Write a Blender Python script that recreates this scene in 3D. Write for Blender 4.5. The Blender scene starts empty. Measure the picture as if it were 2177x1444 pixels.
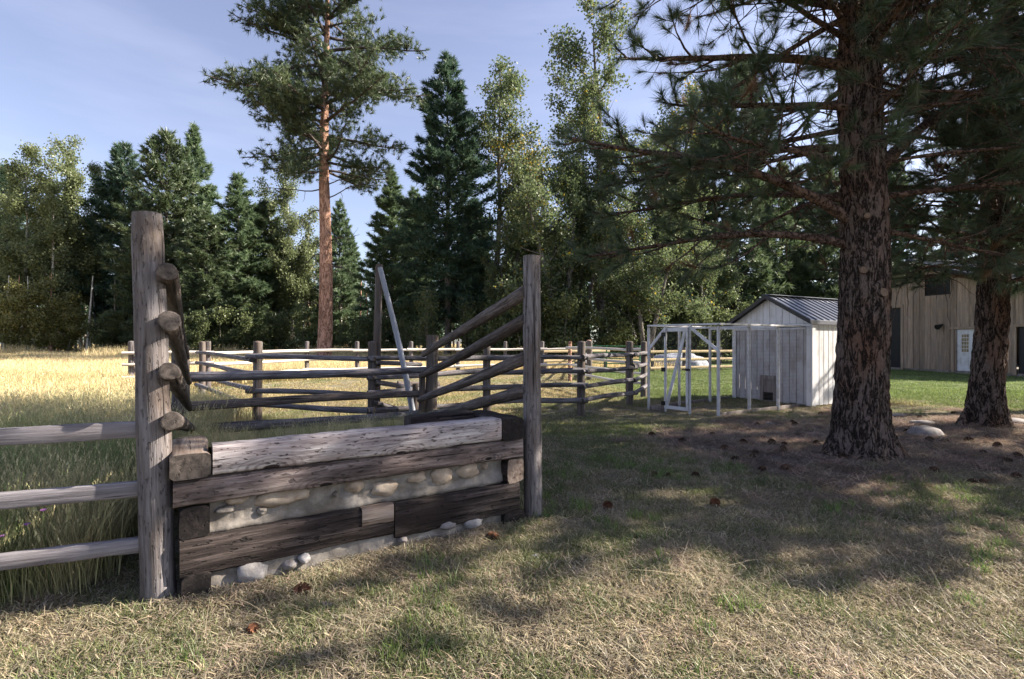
import bpy, math, random
import numpy as np
from mathutils import Vector, Matrix, Euler, noise as mnoise

R = math.radians
random.seed(7)
rng = np.random.default_rng(7)
S = bpy.context.scene
COL = S.collection

# ------------------------------------------------------------------ camera, sky, sun, exposure
cam_d = bpy.data.cameras.new('camera')
cam_d.sensor_width = 36.0
cam_d.lens = 18.0
cam_d.clip_end = 2000
cam_d.shift_y = 5 / 2177
cam = bpy.data.objects.new('camera', cam_d)
cam.location = (0, 0, 1.5)
cam.rotation_euler = (R(90), 0, 0)
COL.objects.link(cam)
S.camera = cam

SUN_AZ, SUN_EL = 80.0, 31.0          # degrees to the right of the view, above the horizon
W = bpy.data.worlds.new('World')
S.world = W
W.use_nodes = True
wn, wl = W.node_tree.nodes, W.node_tree.links
wn.clear()
sky = wn.new('ShaderNodeTexSky')
sky.sky_type = 'NISHITA'
sky.sun_disc = False
sky.sun_elevation = R(SUN_EL)
sky.sun_rotation = R(SUN_AZ)
sky.air_density = 1.0
sky.dust_density = 1.2
sky.ozone_density = 3.2
bg = wn.new('ShaderNodeBackground')
bg.inputs['Strength'].default_value = 0.072
wo = wn.new('ShaderNodeOutputWorld')
hs = wn.new('ShaderNodeHueSaturation')
hs.inputs['Saturation'].default_value = 0.74
hs.inputs['Hue'].default_value = 0.516
wl.new(sky.outputs[0], hs.inputs['Color'])
# thin streaks of cirrus, the same all round the sky
tc = wn.new('ShaderNodeTexCoord')
mp = wn.new('ShaderNodeMapping')
mp.inputs['Rotation'].default_value = (0.15, 0.1, 0.5)
mp.inputs['Scale'].default_value = (1.2, 2.6, 9.0)
nz = wn.new('ShaderNodeTexNoise')
nz.inputs['Scale'].default_value = 1.3
nz.inputs['Detail'].default_value = 5
nz.inputs['Roughness'].default_value = 0.55
cr = wn.new('ShaderNodeValToRGB')
cr.color_ramp.elements[0].position = 0.45
cr.color_ramp.elements[1].position = 0.8
cr.color_ramp.elements[1].color = (0.16, 0.16, 0.16, 1)
mx = wn.new('ShaderNodeMix')
mx.data_type = 'RGBA'
[i for i in mx.inputs if i.type == 'RGBA'][1].default_value = (5.2, 5.3, 6.3, 1)
wl.new(tc.outputs['Generated'], mp.inputs[0])
wl.new(mp.outputs[0], nz.inputs['Vector'])
wl.new(nz.outputs[0], cr.inputs[0])
wl.new(cr.outputs[0], mx.inputs['Factor'])
wl.new(hs.outputs[0], mx.inputs['A'])
wl.new(mx.outputs['Result'], bg.inputs[0])
wl.new(bg.outputs[0], wo.inputs[0])

sun_d = bpy.data.lights.new('sun', 'SUN')
sun_d.energy = 5.0
# the sun stays at the top of its daylight range; the picture is exposed for the shade
sun_d.angle = R(0.5)
sun_d.color = (1.0, 0.9, 0.76)
sun = bpy.data.objects.new('sun', sun_d)
to_sun = Vector((math.sin(R(SUN_AZ)) * math.cos(R(SUN_EL)), math.cos(R(SUN_AZ)) * math.cos(R(SUN_EL)), math.sin(R(SUN_EL))))
sun.rotation_euler = to_sun.to_track_quat('Z', 'Y').to_euler()
sun.location = (30, 20, 40)
COL.objects.link(sun)

S.view_settings.view_transform = 'Standard'
S.view_settings.look = 'None'
S.view_settings.gamma = 1.0
S.view_settings.use_curve_mapping = False
S.view_settings.exposure = 1.8
S.render.engine = 'CYCLES'
S.cycles.max_bounces = 8
S.cycles.diffuse_bounces = 4
S.cycles.transparent_max_bounces = 8


# ------------------------------------------------------------------ material helpers
class N:
    """tiny wrapper round a node tree"""
    def __init__(self, name):
        self.m = bpy.data.materials.new(name)
        self.m.use_nodes = True
        self.t = self.m.node_tree
        self.t.nodes.clear()
        self.out = self.t.nodes.new('ShaderNodeOutputMaterial')

    def n(self, typ, **kw):
        x = self.t.nodes.new(typ)
        for k, v in kw.items():
            if k.startswith('i_'):
                key = k[2:].replace('_', ' ')
                x.inputs[key].default_value = v
            else:
                setattr(x, k, v)
        return x

    def l(self, a, b):
        self.t.links.new(a, b)

    def coord(self, scale=(1, 1, 1), which='Object'):
        c = self.n('ShaderNodeTexCoord')
        m = self.n('ShaderNodeMapping')
        m.inputs['Scale'].default_value = scale
        self.l(c.outputs[which], m.inputs[0])
        # every object looks at its own piece of the pattern
        oi = self.n('ShaderNodeObjectInfo')
        k = self.n('ShaderNodeMath', operation='MULTIPLY')
        k.inputs[1].default_value = 37.0
        self.l(oi.outputs['Random'], k.inputs[0])
        self.l(k.outputs[0], m.inputs['Location'])
        return m.outputs[0]

    def noise(self, vec, scale, detail=4, rough=0.55, dist=0.0):
        x = self.n('ShaderNodeTexNoise')
        x.inputs['Scale'].default_value = scale
        x.inputs['Detail'].default_value = detail
        x.inputs['Roughness'].default_value = rough
        x.inputs['Distortion'].default_value = dist
        self.l(vec, x.inputs['Vector'])
        return x.outputs[0]

    def ramp(self, fac, stops):
        x = self.n('ShaderNodeValToRGB')
        e = x.color_ramp.elements
        while len(e) < len(stops):
            e.new(0.5)
        for el, (p, c) in zip(e, stops):
            el.position = p
            el.color = (c[0], c[1], c[2], 1) if len(c) == 3 else c
        self.l(fac, x.inputs[0])
        return x.outputs[0]

    def mix(self, fac, a, b, mode='MIX'):
        x = self.n('ShaderNodeMix', data_type='RGBA', blend_type=mode)
        for key, v in (('Factor', fac), ('A', a), ('B', b)):
            s = [i for i in x.inputs if i.name == key and (key == 'Factor' and i.type == 'VALUE' or key != 'Factor' and i.type == 'RGBA')][0]
            if isinstance(v, (int, float)):
                s.default_value = v
            elif isinstance(v, tuple):
                s.default_value = (*v, 1)
            else:
                self.l(v, s)
        return [o for o in x.outputs if o.type == 'RGBA'][0]

    def math(self, op, a, b=None):
        x = self.n('ShaderNodeMath', operation=op)
        for i, v in enumerate((a, b)):
            if v is None:
                continue
            if isinstance(v, (int, float)):
                x.inputs[i].default_value = v
            else:
                self.l(v, x.inputs[i])
        return x.outputs[0]

    def finish(self, col, rough=0.85, bump=None, bump_d=0.01, strength=0.6, spec=0.25, metal=0.0, trans=0.0):
        if trans > 0:
            d = self.n('ShaderNodeBsdfDiffuse')
            t = self.n('ShaderNodeBsdfTranslucent')
            g = self.n('ShaderNodeBsdfGlossy')
            g.inputs['Roughness'].default_value = 0.45
            mx = self.n('ShaderNodeMixShader')
            mx.inputs[0].default_value = trans
            m2 = self.n('ShaderNodeMixShader')
            m2.inputs[0].default_value = spec
            for s in (d, t):
                if isinstance(col, tuple):
                    s.inputs[0].default_value = (*col, 1)
                else:
                    self.l(col, s.inputs[0])
            self.l(d.outputs[0], mx.inputs[1])
            self.l(t.outputs[0], mx.inputs[2])
            self.l(mx.outputs[0], m2.inputs[1])
            self.l(g.outputs[0], m2.inputs[2])
            self.l(m2.outputs[0], self.out.inputs[0])
            return self.m
        p = self.n('ShaderNodeBsdfPrincipled')
        p.inputs['Roughness'].default_value = rough
        p.inputs['Specular IOR Level'].default_value = spec
        p.inputs['Metallic'].default_value = metal
        if isinstance(col, tuple):
            p.inputs['Base Color'].default_value = (*col, 1)
        else:
            self.l(col, p.inputs['Base Color'])
        if bump is not None:
            b = self.n('ShaderNodeBump')
            b.inputs['Distance'].default_value = bump_d
            b.inputs['Strength'].default_value = strength
            self.l(bump, b.inputs['Height'])
            self.l(b.outputs[0], p.inputs['Normal'])
        self.l(p.outputs[0], self.out.inputs[0])
        return self.m


def wood(name, dark, mid, light, stain=None, stain_amt=0.5, grain=16.0, crack=0.9, vary=0.35, rough=0.85, knots=(), bump=0.006, axis=0, dash=0.0):
    m = N(name)
    sc = [grain, grain, grain]
    sc[axis] = grain / 18
    v = m.coord(tuple(sc))
    g = m.noise(v, 1.6, 6, 0.65, 0.4)
    col = m.ramp(g, [(0.3, dark), (0.5, mid), (0.72, light)])
    sc2 = [3.0, 3.0, 3.0]
    sc2[axis] = 0.9
    v2 = m.coord(tuple(sc2))
    if stain:
        s = m.noise(v2, 1.7, 5, 0.6, 0.6)
        sf = m.ramp(s, [(0.42, (0, 0, 0)), (0.62, (stain_amt,) * 3)])
        col = m.mix(sf, col, stain)
    # long checks
    sc3 = [34.0, 34.0, 34.0]
    sc3[axis] = 1.1
    c = m.noise(m.coord(tuple(sc3)), 1.0, 3, 0.6, 0.3)
    cf = m.ramp(c, [(0.30, (crack,) * 3), (0.39, (0, 0, 0))])
    col = m.mix(cf, col, tuple(x * 0.35 for x in dark))
    h = m.math('SUBTRACT', g, m.math('MULTIPLY', cf, 1.5))
    if dash:
        dn = m.noise(m.coord((16, 60, 60)), 1.0, 2, 0.6)
        df = m.ramp(dn, [(0.60, (0, 0, 0)), (0.67, (dash,) * 3)])
        col = m.mix(df, col, tuple(x * 0.5 for x in dark))
        h = m.math('SUBTRACT', h, df)
    for (kx, kz, kr) in knots:                     # knots with their rings, in the timber's own coordinates
        tcn = m.n('ShaderNodeTexCoord')
        mpn = m.n('ShaderNodeMapping')
        mpn.inputs['Location'].default_value = (-kx * 0.38 / kr, 0, -kz / kr)
        mpn.inputs['Scale'].default_value = (0.38 / kr, 0, 1 / kr)
        m.l(tcn.outputs['Object'], mpn.inputs[0])
        ln = m.n('ShaderNodeVectorMath', operation='LENGTH')
        m.l(mpn.outputs[0], ln.inputs[0])
        wob = m.math('ADD', ln.outputs['Value'], m.math('MULTIPLY', m.noise(mpn.outputs[0], 1.1, 2), 0.5))
        rings = m.math('SINE', m.math('MULTIPLY', wob, 14.0))
        near = m.ramp(ln.outputs['Value'], [(0.35, (1, 1, 1)), (0.42, (0, 0, 0))])
        zone = m.ramp(m.math('MULTIPLY', ln.outputs['Value'], 0.33), [(0.25, (0.55,) * 3), (0.95, (0, 0, 0))])
        rf = m.math('MULTIPLY', m.math('GREATER_THAN', rings, 0.3), zone)
        col = m.mix(rf, col, dark)
        col = m.mix(near, col, tuple(x * 0.4 for x in dark))
    oi = m.n('ShaderNodeObjectInfo')
    val = m.math('ADD', m.math('MULTIPLY', oi.outputs['Random'], vary), 1.0 - vary / 2)
    hsv = m.n('ShaderNodeHueSaturation')
    m.l(val, hsv.inputs['Value'])
    m.l(col, hsv.inputs['Color'])
    return m.finish(hsv.outputs[0], rough, h, bump, 0.9)


def leafy(name, a, b, trans=0.45, vary=0.5, spec=0.04, third=None):
    """foliage: colour varies from clump to clump through the mesh attribute tint"""
    m = N(name)
    at = m.n('ShaderNodeAttribute', attribute_name='tint')
    stops = [(0.0, a), (1.0, b)]
    if third:
        stops = [(0.0, a), (0.86, b), (0.93, third), (1.0, third)]
    col = m.ramp(at.outputs['Fac'], stops)
    return m.finish(col, trans=trans, spec=spec)


M = {}
M['post'] = wood('grey_post_wood', (0.05, 0.044, 0.045), (0.145, 0.131, 0.133), (0.255, 0.237, 0.243), stain=(0.10, 0.075, 0.062), stain_amt=0.85, vary=0.2, grain=24, crack=1.0, bump=0.014, dash=0.55)
M['rail'] = wood('weathered_rail_wood', (0.03, 0.024, 0.022), (0.11, 0.09, 0.08), (0.24, 0.21, 0.20), stain=(0.07, 0.047, 0.038), vary=0.4, grain=22, crack=1.0, bump=0.014, dash=0.5)
M['rail_grey'] = wood('silvered_rail_wood', (0.05, 0.046, 0.052), (0.16, 0.15, 0.165), (0.32, 0.305, 0.325), stain=(0.07, 0.057, 0.055), vary=0.4, grain=22, crack=1.0, bump=0.014, dash=0.5)
M['endgrain'] = wood('sawn_end_wood', (0.022, 0.018, 0.017), (0.06, 0.05, 0.045), (0.12, 0.10, 0.09), crack=0.35, grain=13)
M['board'] = wood('grey_board_wood', (0.075, 0.068, 0.075), (0.19, 0.177, 0.193), (0.30, 0.283, 0.305), stain=(0.13, 0.112, 0.115), vary=0.15, grain=22, crack=1.0, bump=0.01)
M['post_dark'] = wood('brown_post_wood', (0.035, 0.03, 0.028), (0.105, 0.092, 0.086), (0.20, 0.178, 0.168), stain=(0.11, 0.07, 0.05), vary=0.3)
M['newwood'] = wood('pale_sawn_wood', (0.40, 0.30, 0.17), (0.55, 0.43, 0.26), (0.65, 0.54, 0.36), vary=0.15, crack=0.4)
M['whiterail'] = wood('bleached_rail_wood', (0.30, 0.27, 0.25), (0.52, 0.48, 0.44), (0.68, 0.64, 0.60), vary=0.25, crack=0.5)
M['beam_top'] = wood('bleached_beam_wood', (0.09, 0.065, 0.07), (0.40, 0.365, 0.37), (0.68, 0.645, 0.65), stain=(0.24, 0.19, 0.19), stain_amt=0.6, grain=26, vary=0.05, dash=0.85, crack=1.0, bump=0.012, knots=((0.32, 0.01, 0.045), (1.17, 0.0, 0.035)))
M['beam_mid'] = wood('red_brown_beam_wood', (0.035, 0.026, 0.026), (0.175, 0.135, 0.128), (0.36, 0.31, 0.30), stain=(0.045, 0.034, 0.033), stain_amt=0.9, grain=24, vary=0.05, dash=0.6, crack=1.0, bump=0.012, knots=((0.85, 0.01, 0.04), (2.1, 0.03, 0.03)))
M['beam_low'] = wood('dark_beam_wood', (0.010, 0.008, 0.0075), (0.036, 0.027, 0.025), (0.125, 0.10, 0.095), stain=(0.018, 0.012, 0.011), stain_amt=0.9, grain=24, vary=0.1, dash=0.7, crack=1.0, bump=0.014)
M['beam_end'] = wood('black_beam_end', (0.005, 0.004, 0.004), (0.014, 0.011, 0.011), (0.036, 0.028, 0.026), vary=0.3, crack=0.6)
M['beam_side'] = wood('brown_beam_wood', (0.07, 0.05, 0.045), (0.22, 0.17, 0.14), (0.34, 0.29, 0.26), stain=(0.08, 0.055, 0.045), vary=0.2)
M['barnwood'] = wood('pale_barn_board', (0.15, 0.105, 0.072), (0.29, 0.215, 0.16), (0.40, 0.31, 0.245), stain=(0.22, 0.175, 0.145), stain_amt=0.75, grain=9, vary=0.4, crack=0.3, axis=2)


def painted(name, col, dirt, amt=0.35, rough=0.5, vary=0.1, metal=0.0, axis=2):
    m = N(name)
    sc = [6.0, 6.0, 6.0]
    sc[axis] = 0.8
    n1 = m.noise(m.coord(tuple(sc)), 1.5, 5, 0.6)
    n2 = m.noise(m.coord((1.4, 1.4, 1.4)), 2.5, 4)
    f = m.ramp(m.math('MULTIPLY', n1, m.math('MULTIPLY', n2, 2.0)), [(0.42, (0, 0, 0)), (0.75, (amt,) * 3)])
    c = m.mix(f, col, dirt)
    oi = m.n('ShaderNodeObjectInfo')
    val = m.math('ADD', m.math('MULTIPLY', oi.outputs['Random'], vary), 1.0 - vary / 2)
    hsv = m.n('ShaderNodeHueSaturation')
    m.l(val, hsv.inputs['Value'])
    m.l(c, hsv.inputs['Color'])
    return m.finish(hsv.outputs[0], rough, n1, 0.002, 0.4, metal=metal)


M['white'] = painted('white_paint', (0.60, 0.60, 0.63), (0.30, 0.26, 0.23), 0.5)
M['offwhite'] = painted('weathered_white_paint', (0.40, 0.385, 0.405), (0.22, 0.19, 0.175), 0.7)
M['greywood'] = wood('bare_grey_wood', (0.09, 0.075, 0.07), (0.2, 0.17, 0.16), (0.30, 0.26, 0.25), axis=2)
M['black'] = N('black_iron').finish((0.012, 0.012, 0.013), 0.5)
M['darkdoor'] = painted('dark_door_panel', (0.02, 0.021, 0.025), (0.04, 0.035, 0.03), 0.3, 0.45)
M['hole_shade'] = N('painted_inside_shade').finish((0.006, 0.005, 0.005), 0.9)  # near-black colour standing in for the shade below the hatch
M['roof'] = painted('grey_roof_metal', (0.11, 0.12, 0.15), (0.2, 0.19, 0.19), 0.4, 0.32, 0.05, 0.6, axis=1)
M['fascia'] = painted('black_trim_metal', (0.02, 0.02, 0.024), (0.06, 0.055, 0.05), 0.3, 0.4)
M['gutter'] = painted('grey_drip_edge', (0.10, 0.105, 0.14), (0.16, 0.15, 0.15), 0.3, 0.4)
M['green_pipe'] = painted('green_pipe_paint', (0.025, 0.15, 0.07), (0.10, 0.07, 0.05), 0.4, 0.45)
M['glass'] = N('window_glass').finish((0.012, 0.012, 0.012), 0.15, spec=0.3)
M['dimwindow'] = painted('window_room_behind', (0.30, 0.24, 0.14), (0.12, 0.1, 0.08), 0.6, 0.25)
M['wire'] = N('galvanised_wire').finish((0.10, 0.10, 0.105), 0.7, metal=0.0)
M['pole_grey'] = wood('silver_pole_wood', (0.16, 0.17, 0.20), (0.30, 0.32, 0.37), (0.42, 0.44, 0.5), vary=0.1, crack=0.4)


def stone_mat(name, a, b, c, dirt=0.35):
    m = N(name)
    v = m.coord((1, 1, 1))
    n1 = m.noise(v, 9, 6, 0.65)
    n2 = m.noise(v, 45, 3, 0.7)
    col = m.ramp(n1, [(0.3, a), (0.5, b), (0.7, c)])
    col = m.mix(m.math('MULTIPLY', n2, 0.4), col, (0.12, 0.1, 0.09))
    st = m.ramp(m.noise(m.coord((1, 1, 1.6)), 2.6, 5, 0.7, 0.6), [(0.45, (0, 0, 0)), (0.66, (dirt,) * 3)])
    col = m.mix(st, col, (0.09, 0.075, 0.058))
    return m.finish(col, 0.9, m.math('ADD', n1, m.math('MULTIPLY', n2, 0.5)), 0.008, 0.7)


M['concrete'] = stone_mat('rough_mortar', (0.15, 0.135, 0.122), (0.24, 0.22, 0.20), (0.34, 0.315, 0.29), 0.8)
M['stone_tan'] = stone_mat('tan_river_stone', (0.26, 0.20, 0.15), (0.40, 0.32, 0.25), (0.49, 0.43, 0.36))
M['stone_white'] = stone_mat('pale_stone', (0.20, 0.195, 0.20), (0.33, 0.32, 0.325), (0.46, 0.45, 0.46))
M['stone_grey'] = stone_mat('grey_field_stone', (0.16, 0.14, 0.14), (0.25, 0.23, 0.23), (0.35, 0.33, 0.33))
M['tarp'] = stone_mat('silver_tarpaulin', (0.22, 0.25, 0.32), (0.36, 0.39, 0.46), (0.5, 0.52, 0.58))


def bark(name, furrow, plate, plate2, scale=7.0, bump=0.03, orange=None, stretch=0.2, wide=1.0):
    m = N(name)
    v = m.coord((scale, scale, scale * stretch))
    v2 = m.coord((scale * 2.3, scale * 2.3, scale * 0.7))
    a = m.math('ABSOLUTE', m.math('SUBTRACT', m.noise(v, 1.0, 3, 0.6, 0.7), 0.5))
    b = m.math('ABSOLUTE', m.math('SUBTRACT', m.noise(v2, 1.0, 4, 0.65, 0.9), 0.5))
    e = m.math('ADD', m.math('MULTIPLY', a, 5.0), m.math('MULTIPLY', b, 3.2))
    f = m.ramp(e, [(0.12 * wide, (0, 0, 0)), (0.55, (1, 1, 1))])
    n1 = m.noise(m.coord((scale * 4, scale * 4, scale * 2)), 1.0, 5, 0.75)
    n2 = m.noise(m.coord((1.3, 1.3, 0.7)), 1.2, 3)
    pl = m.mix(m.ramp(n1, [(0.35, (0, 0, 0)), (0.65, (1, 1, 1))]), plate, plate2)
    if orange:
        pl = m.mix(m.ramp(n2, [(0.48, (0, 0, 0)), (0.68, (0.8,) * 3)]), pl, orange)
    col = m.mix(f, furrow, pl)
    h = m.math('ADD', f, m.math('MULTIPLY', n1, 0.9))
    return m.finish(col, 0.95, h, bump, 1.0, spec=0.1)


M['bark'] = bark('dark_pine_bark', (0.02, 0.015, 0.013), (0.085, 0.06, 0.052), (0.19, 0.148, 0.13), 13.0, 0.02, orange=(0.16, 0.08, 0.045), wide=1.6)
M['bark_orange'] = bark('orange_pine_bark', (0.16, 0.085, 0.06), (0.40, 0.23, 0.16), (0.54, 0.34, 0.26), 5.0, 0.03, stretch=0.3)
M['bark_grey'] = bark('grey_tree_bark', (0.06, 0.05, 0.045), (0.17, 0.15, 0.13), (0.27, 0.25, 0.22), 4.0, 0.02)
M['bark_pale'] = bark('pale_aspen_bark', (0.18, 0.17, 0.15), (0.45, 0.44, 0.40), (0.58, 0.57, 0.53), 1.6, 0.006)
M['limb'] = bark('pine_limb_bark', (0.03, 0.021, 0.018), (0.11, 0.07, 0.055), (0.18, 0.125, 0.10), 9.0, 0.01, stretch=1.0)
M['twig'] = bark('dead_twig_bark', (0.03, 0.024, 0.022), (0.075, 0.06, 0.055), (0.13, 0.11, 0.105), 20.0, 0.004)
M['scar'] = wood('branch_scar_wood', (0.07, 0.05, 0.038), (0.17, 0.115, 0.08), (0.26, 0.18, 0.125), grain=40)

M['needle_near'] = leafy('pine_needles', (0.042, 0.07, 0.038), (0.095, 0.135, 0.06), 0.4, spec=0.06, third=(0.16, 0.085, 0.035))
M['needle_far'] = leafy('conifer_needles', (0.07, 0.115, 0.062), (0.175, 0.24, 0.125), 0.38, spec=0.03)
M['needle_dark'] = leafy('dark_conifer_needles', (0.042, 0.08, 0.056), (0.105, 0.165, 0.10), 0.38, spec=0.03)
M['needle_ponderosa'] = leafy('ponderosa_needles', (0.05, 0.085, 0.045), (0.13, 0.165, 0.075), 0.4, spec=0.05)
M['leaf'] = leafy('cottonwood_leaves', (0.085, 0.12, 0.052), (0.16, 0.195, 0.095), 0.5, spec=0.025, third=(0.40, 0.29, 0.04))
M['leaf_aspen'] = leafy('aspen_leaves', (0.13, 0.17, 0.075), (0.235, 0.26, 0.13), 0.5, spec=0.025)
M['leaf_shrub'] = leafy('shrub_leaves', (0.075, 0.105, 0.045), (0.16, 0.18, 0.075), 0.5, spec=0.02)
M['yellow_shrub'] = leafy('yellow_shrub_leaves', (0.15, 0.16, 0.05), (0.30, 0.28, 0.10), 0.45, spec=0.04)


# ------------------------------------------------------------------ geometry helpers
class Geo:
    def __init__(self):
        self.v, self.f, self.a, self.n = [], [], [], 0

    def add(self, v, faces, mat=0, tint=0.5, smooth=True):
        """faces: array (k,3) or (k,4)"""
        v = np.asarray(v, dtype=np.float32).reshape(-1, 3)
        f = np.asarray(faces, dtype=np.int32)
        if len(f) == 0:
            return
        self.f.append((f + self.n, mat, smooth))
        self.v.append(v)
        t = np.asarray(tint, dtype=np.float32)
        self.a.append(np.full(len(v), float(t), np.float32) if t.ndim == 0 else t.reshape(-1))
        self.n += len(v)

    def mesh(self, name, mats):
        me = bpy.data.meshes.new(name)
        if not isinstance(mats, (list, tuple)):
            mats = [mats]
        for m in mats:
            me.materials.append(m)
        if self.n == 0:
            return me
        v = np.concatenate(self.v)
        me.vertices.add(len(v))
        me.vertices.foreach_set('co', v.ravel())
        li, ls, mi, sm = [], [], [], []
        off = 0
        for f, mat, s in self.f:
            k, w = f.shape
            li.append(f.ravel())
            ls.append(off + np.arange(k, dtype=np.int32) * w)
            mi.append(np.full(k, mat, np.int32))
            sm.append(np.full(k, s, bool))
            off += k * w
        li = np.concatenate(li)
        ls = np.concatenate(ls)
        me.loops.add(len(li))
        me.loops.foreach_set('vertex_index', li)
        me.polygons.add(len(ls))
        me.polygons.foreach_set('loop_start', ls)
        me.polygons.foreach_set('material_index', np.concatenate(mi))
        me.polygons.foreach_set('use_smooth', np.concatenate(sm))
        at = me.attributes.new('tint', 'FLOAT', 'POINT')
        at.data.foreach_set('value', np.concatenate(self.a))
        me.update(calc_edges=True)
        return me


def thing(name, label, cat, loc=(0, 0, 0), rz=0.0, group=None, kind=None):
    o = bpy.data.objects.new(name, None)
    o.empty_display_size = 0.2
    COL.objects.link(o)
    o.location = loc
    o.rotation_euler = (0, 0, rz)
    tag(o, label, cat, group, kind)
    return o


def tag(o, label=None, cat=None, group=None, kind=None):
    if label:
        o['label'] = label
    if cat:
        o['category'] = cat
    if group:
        o['group'] = group
    if kind:
        o['kind'] = kind
    return o


def part(name, me, parent=None, loc=(0, 0, 0), rot=None, label=None):
    o = bpy.data.objects.new(name, me)
    COL.objects.link(o)
    o.parent = parent
    o.location = loc
    if rot is not None:
        o.rotation_mode = 'QUATERNION'
        o.rotation_quaternion = rot
    if label:
        o['label'] = label
    return o


def copy_tree(o, parent=None):
    c = o.copy()
    COL.objects.link(c)
    c.parent = parent
    for ch in o.children:
        copy_tree(ch, c)
    return c


def along(p, q):
    d = Vector(q) - Vector(p)
    return d.to_track_quat('X', 'Z'), d.length


def pole_geo(L, r0, r1, sides=10, seg=8, bend=0.0, seed=0, squash=1.0, rough=0.06, dome=False):
    """a pole along +X: tapering, slightly bent, knotty, with sawn (or domed) ends in material 1"""
    rs = np.random.default_rng(seed)
    g = Geo()
    ph = rs.uniform(0, 6.28, 4)
    xs = np.linspace(0, L, seg + 1)
    vs = []
    ang = np.arange(sides) * 2 * math.pi / sides
    prof = 1 + rough * np.sin(ang * 2 + ph[0]) * 0.6 + rough * np.sin(ang * 3 + ph[1]) * 0.5
    for i, x in enumerate(xs):
        t = x / L
        r = r0 + (r1 - r0) * t
        r *= 1 + rs.normal(0, rough * 0.35)
        by = bend * math.sin(t * math.pi + 0.3 * math.sin(ph[2])) + bend * 0.4 * math.sin(t * 7 + ph[3])
        bz = bend * 0.6 * math.sin(t * 5 + ph[2])
        rr = r * (prof + rs.normal(0, rough * 0.2, sides))
        vs.append(np.stack([np.full(sides, x), by + rr * np.cos(ang), bz + rr * np.sin(ang) * squash], 1))
    v = np.concatenate(vs)
    q = []
    for i in range(seg):
        for j in range(sides):
            a, b = i * sides + j, i * sides + (j + 1) % sides
            q.append((a, b, b + sides, a + sides))
    g.add(v, q, 0)
    for e, ring, flip in ((0, vs[0], True), (1, vs[-1], False)):
        c = ring.mean(0)
        s = -1 if flip else 1
        inner = c + (ring - c) * 0.86
        lift = 0.35 * r0 if dome else 0.004
        inner[:, 0] += s * lift * 0.6
        c2 = c.copy()
        c2[0] += s * lift
        vv = np.concatenate([ring, inner, c2[None]])
        qq, tt = [], []
        for j in range(sides):
            k = (j + 1) % sides
            qq.append((j, k, sides + k, sides + j) if not flip else (k, j, sides + j, sides + k))
            tt.append((sides + j, sides + k, 2 * sides) if not flip else (sides + k, sides + j, 2 * sides))
        g.add(vv, qq, 1 if not dome else 0)
        g.add(vv, tt, 1 if not dome else 0)
    return g


def pole(name, parent, p, q, r0, r1=None, mats=None, seed=0, bend=0.012, base=(0, 0, 0), dome=False, sides=10, seg=8, label=None, rough=0.06, squash=1.0):
    rot, L = along(p, q)
    g = pole_geo(L, r0, r0 if r1 is None else r1, sides, seg, bend, seed, squash, rough, dome)
    me = g.mesh(name, mats)
    return part(name, me, parent, Vector(p) - Vector(base), rot, label)


def beam_geo(L, w, h, seg=14, jit=0.004, bev=0.012, seed=0):
    """sawn timber along +X, y from 0 to w, z from 0 to h, worn edges"""
    rs = np.random.default_rng(seed)
    g = Geo()
    b = bev
    ring = [(b, 0), (w / 2, 0), (w - b, 0), (w, b), (w, h / 2), (w, h - b), (w - b, h), (w / 2, h), (b, h), (0, h - b), (0, h / 2), (0, b)]
    ring = np.array(ring, dtype=float)
    n = len(ring)
    seg = max(seg, int(L / 0.05)) if jit > 0.0015 else seg
    xs = np.linspace(0, L, seg + 1)
    vs = []
    o_ = Vector(rs.uniform(-30, 30, 3))
    c0 = ring.mean(0)
    for x in xs:
        rr = ring.copy()
        for k_ in range(n):
            p_ = Vector((x * 3.0, ring[k_][0] * 9, ring[k_][1] * 9)) + o_
            edge = 2.2 if k_ not in (1, 4, 7, 10) else 0.8
            w_ = jit * (edge * mnoise.noise(p_) + 0.9 * edge * mnoise.noise(p_ * 4.1) - 0.3 * edge)
            d_ = (ring[k_] - c0) / (np.linalg.norm(ring[k_] - c0) + 1e-9)
            rr[k_] = rr[k_] + d_ * w_
        vs.append(np.column_stack([np.full(n, x), rr]))
    v = np.concatenate(vs)
    q = []
    for i in range(seg):
        for j in range(n):
            a, c = i * n + j, i * n + (j + 1) % n
            q.append((a, c, c + n, a + n)[::-1])
    g.add(v, q, 0, smooth=jit > 0.0015)
    for ringv, flip in ((vs[0], False), (vs[-1], True)):
        c = ringv.mean(0)
        vv = np.concatenate([ringv, c[None]])
        t = [(j, (j + 1) % n, n) if not flip else ((j + 1) % n, j, n) for j in range(n)]
        g.add(vv, t, 1, smooth=False)
    return g


def box_geo(g, x0, x1, y0, y1, z0, z1, mat=0):
    v = [(x0, y0, z0), (x1, y0, z0), (x1, y1, z0), (x0, y1, z0), (x0, y0, z1), (x1, y0, z1), (x1, y1, z1), (x0, y1, z1)]
    f = [(0, 3, 2, 1), (4, 5, 6, 7), (0, 1, 5, 4), (1, 2, 6, 5), (2, 3, 7, 6), (3, 0, 4, 7)]
    g.add(v, f, mat, smooth=False)


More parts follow.
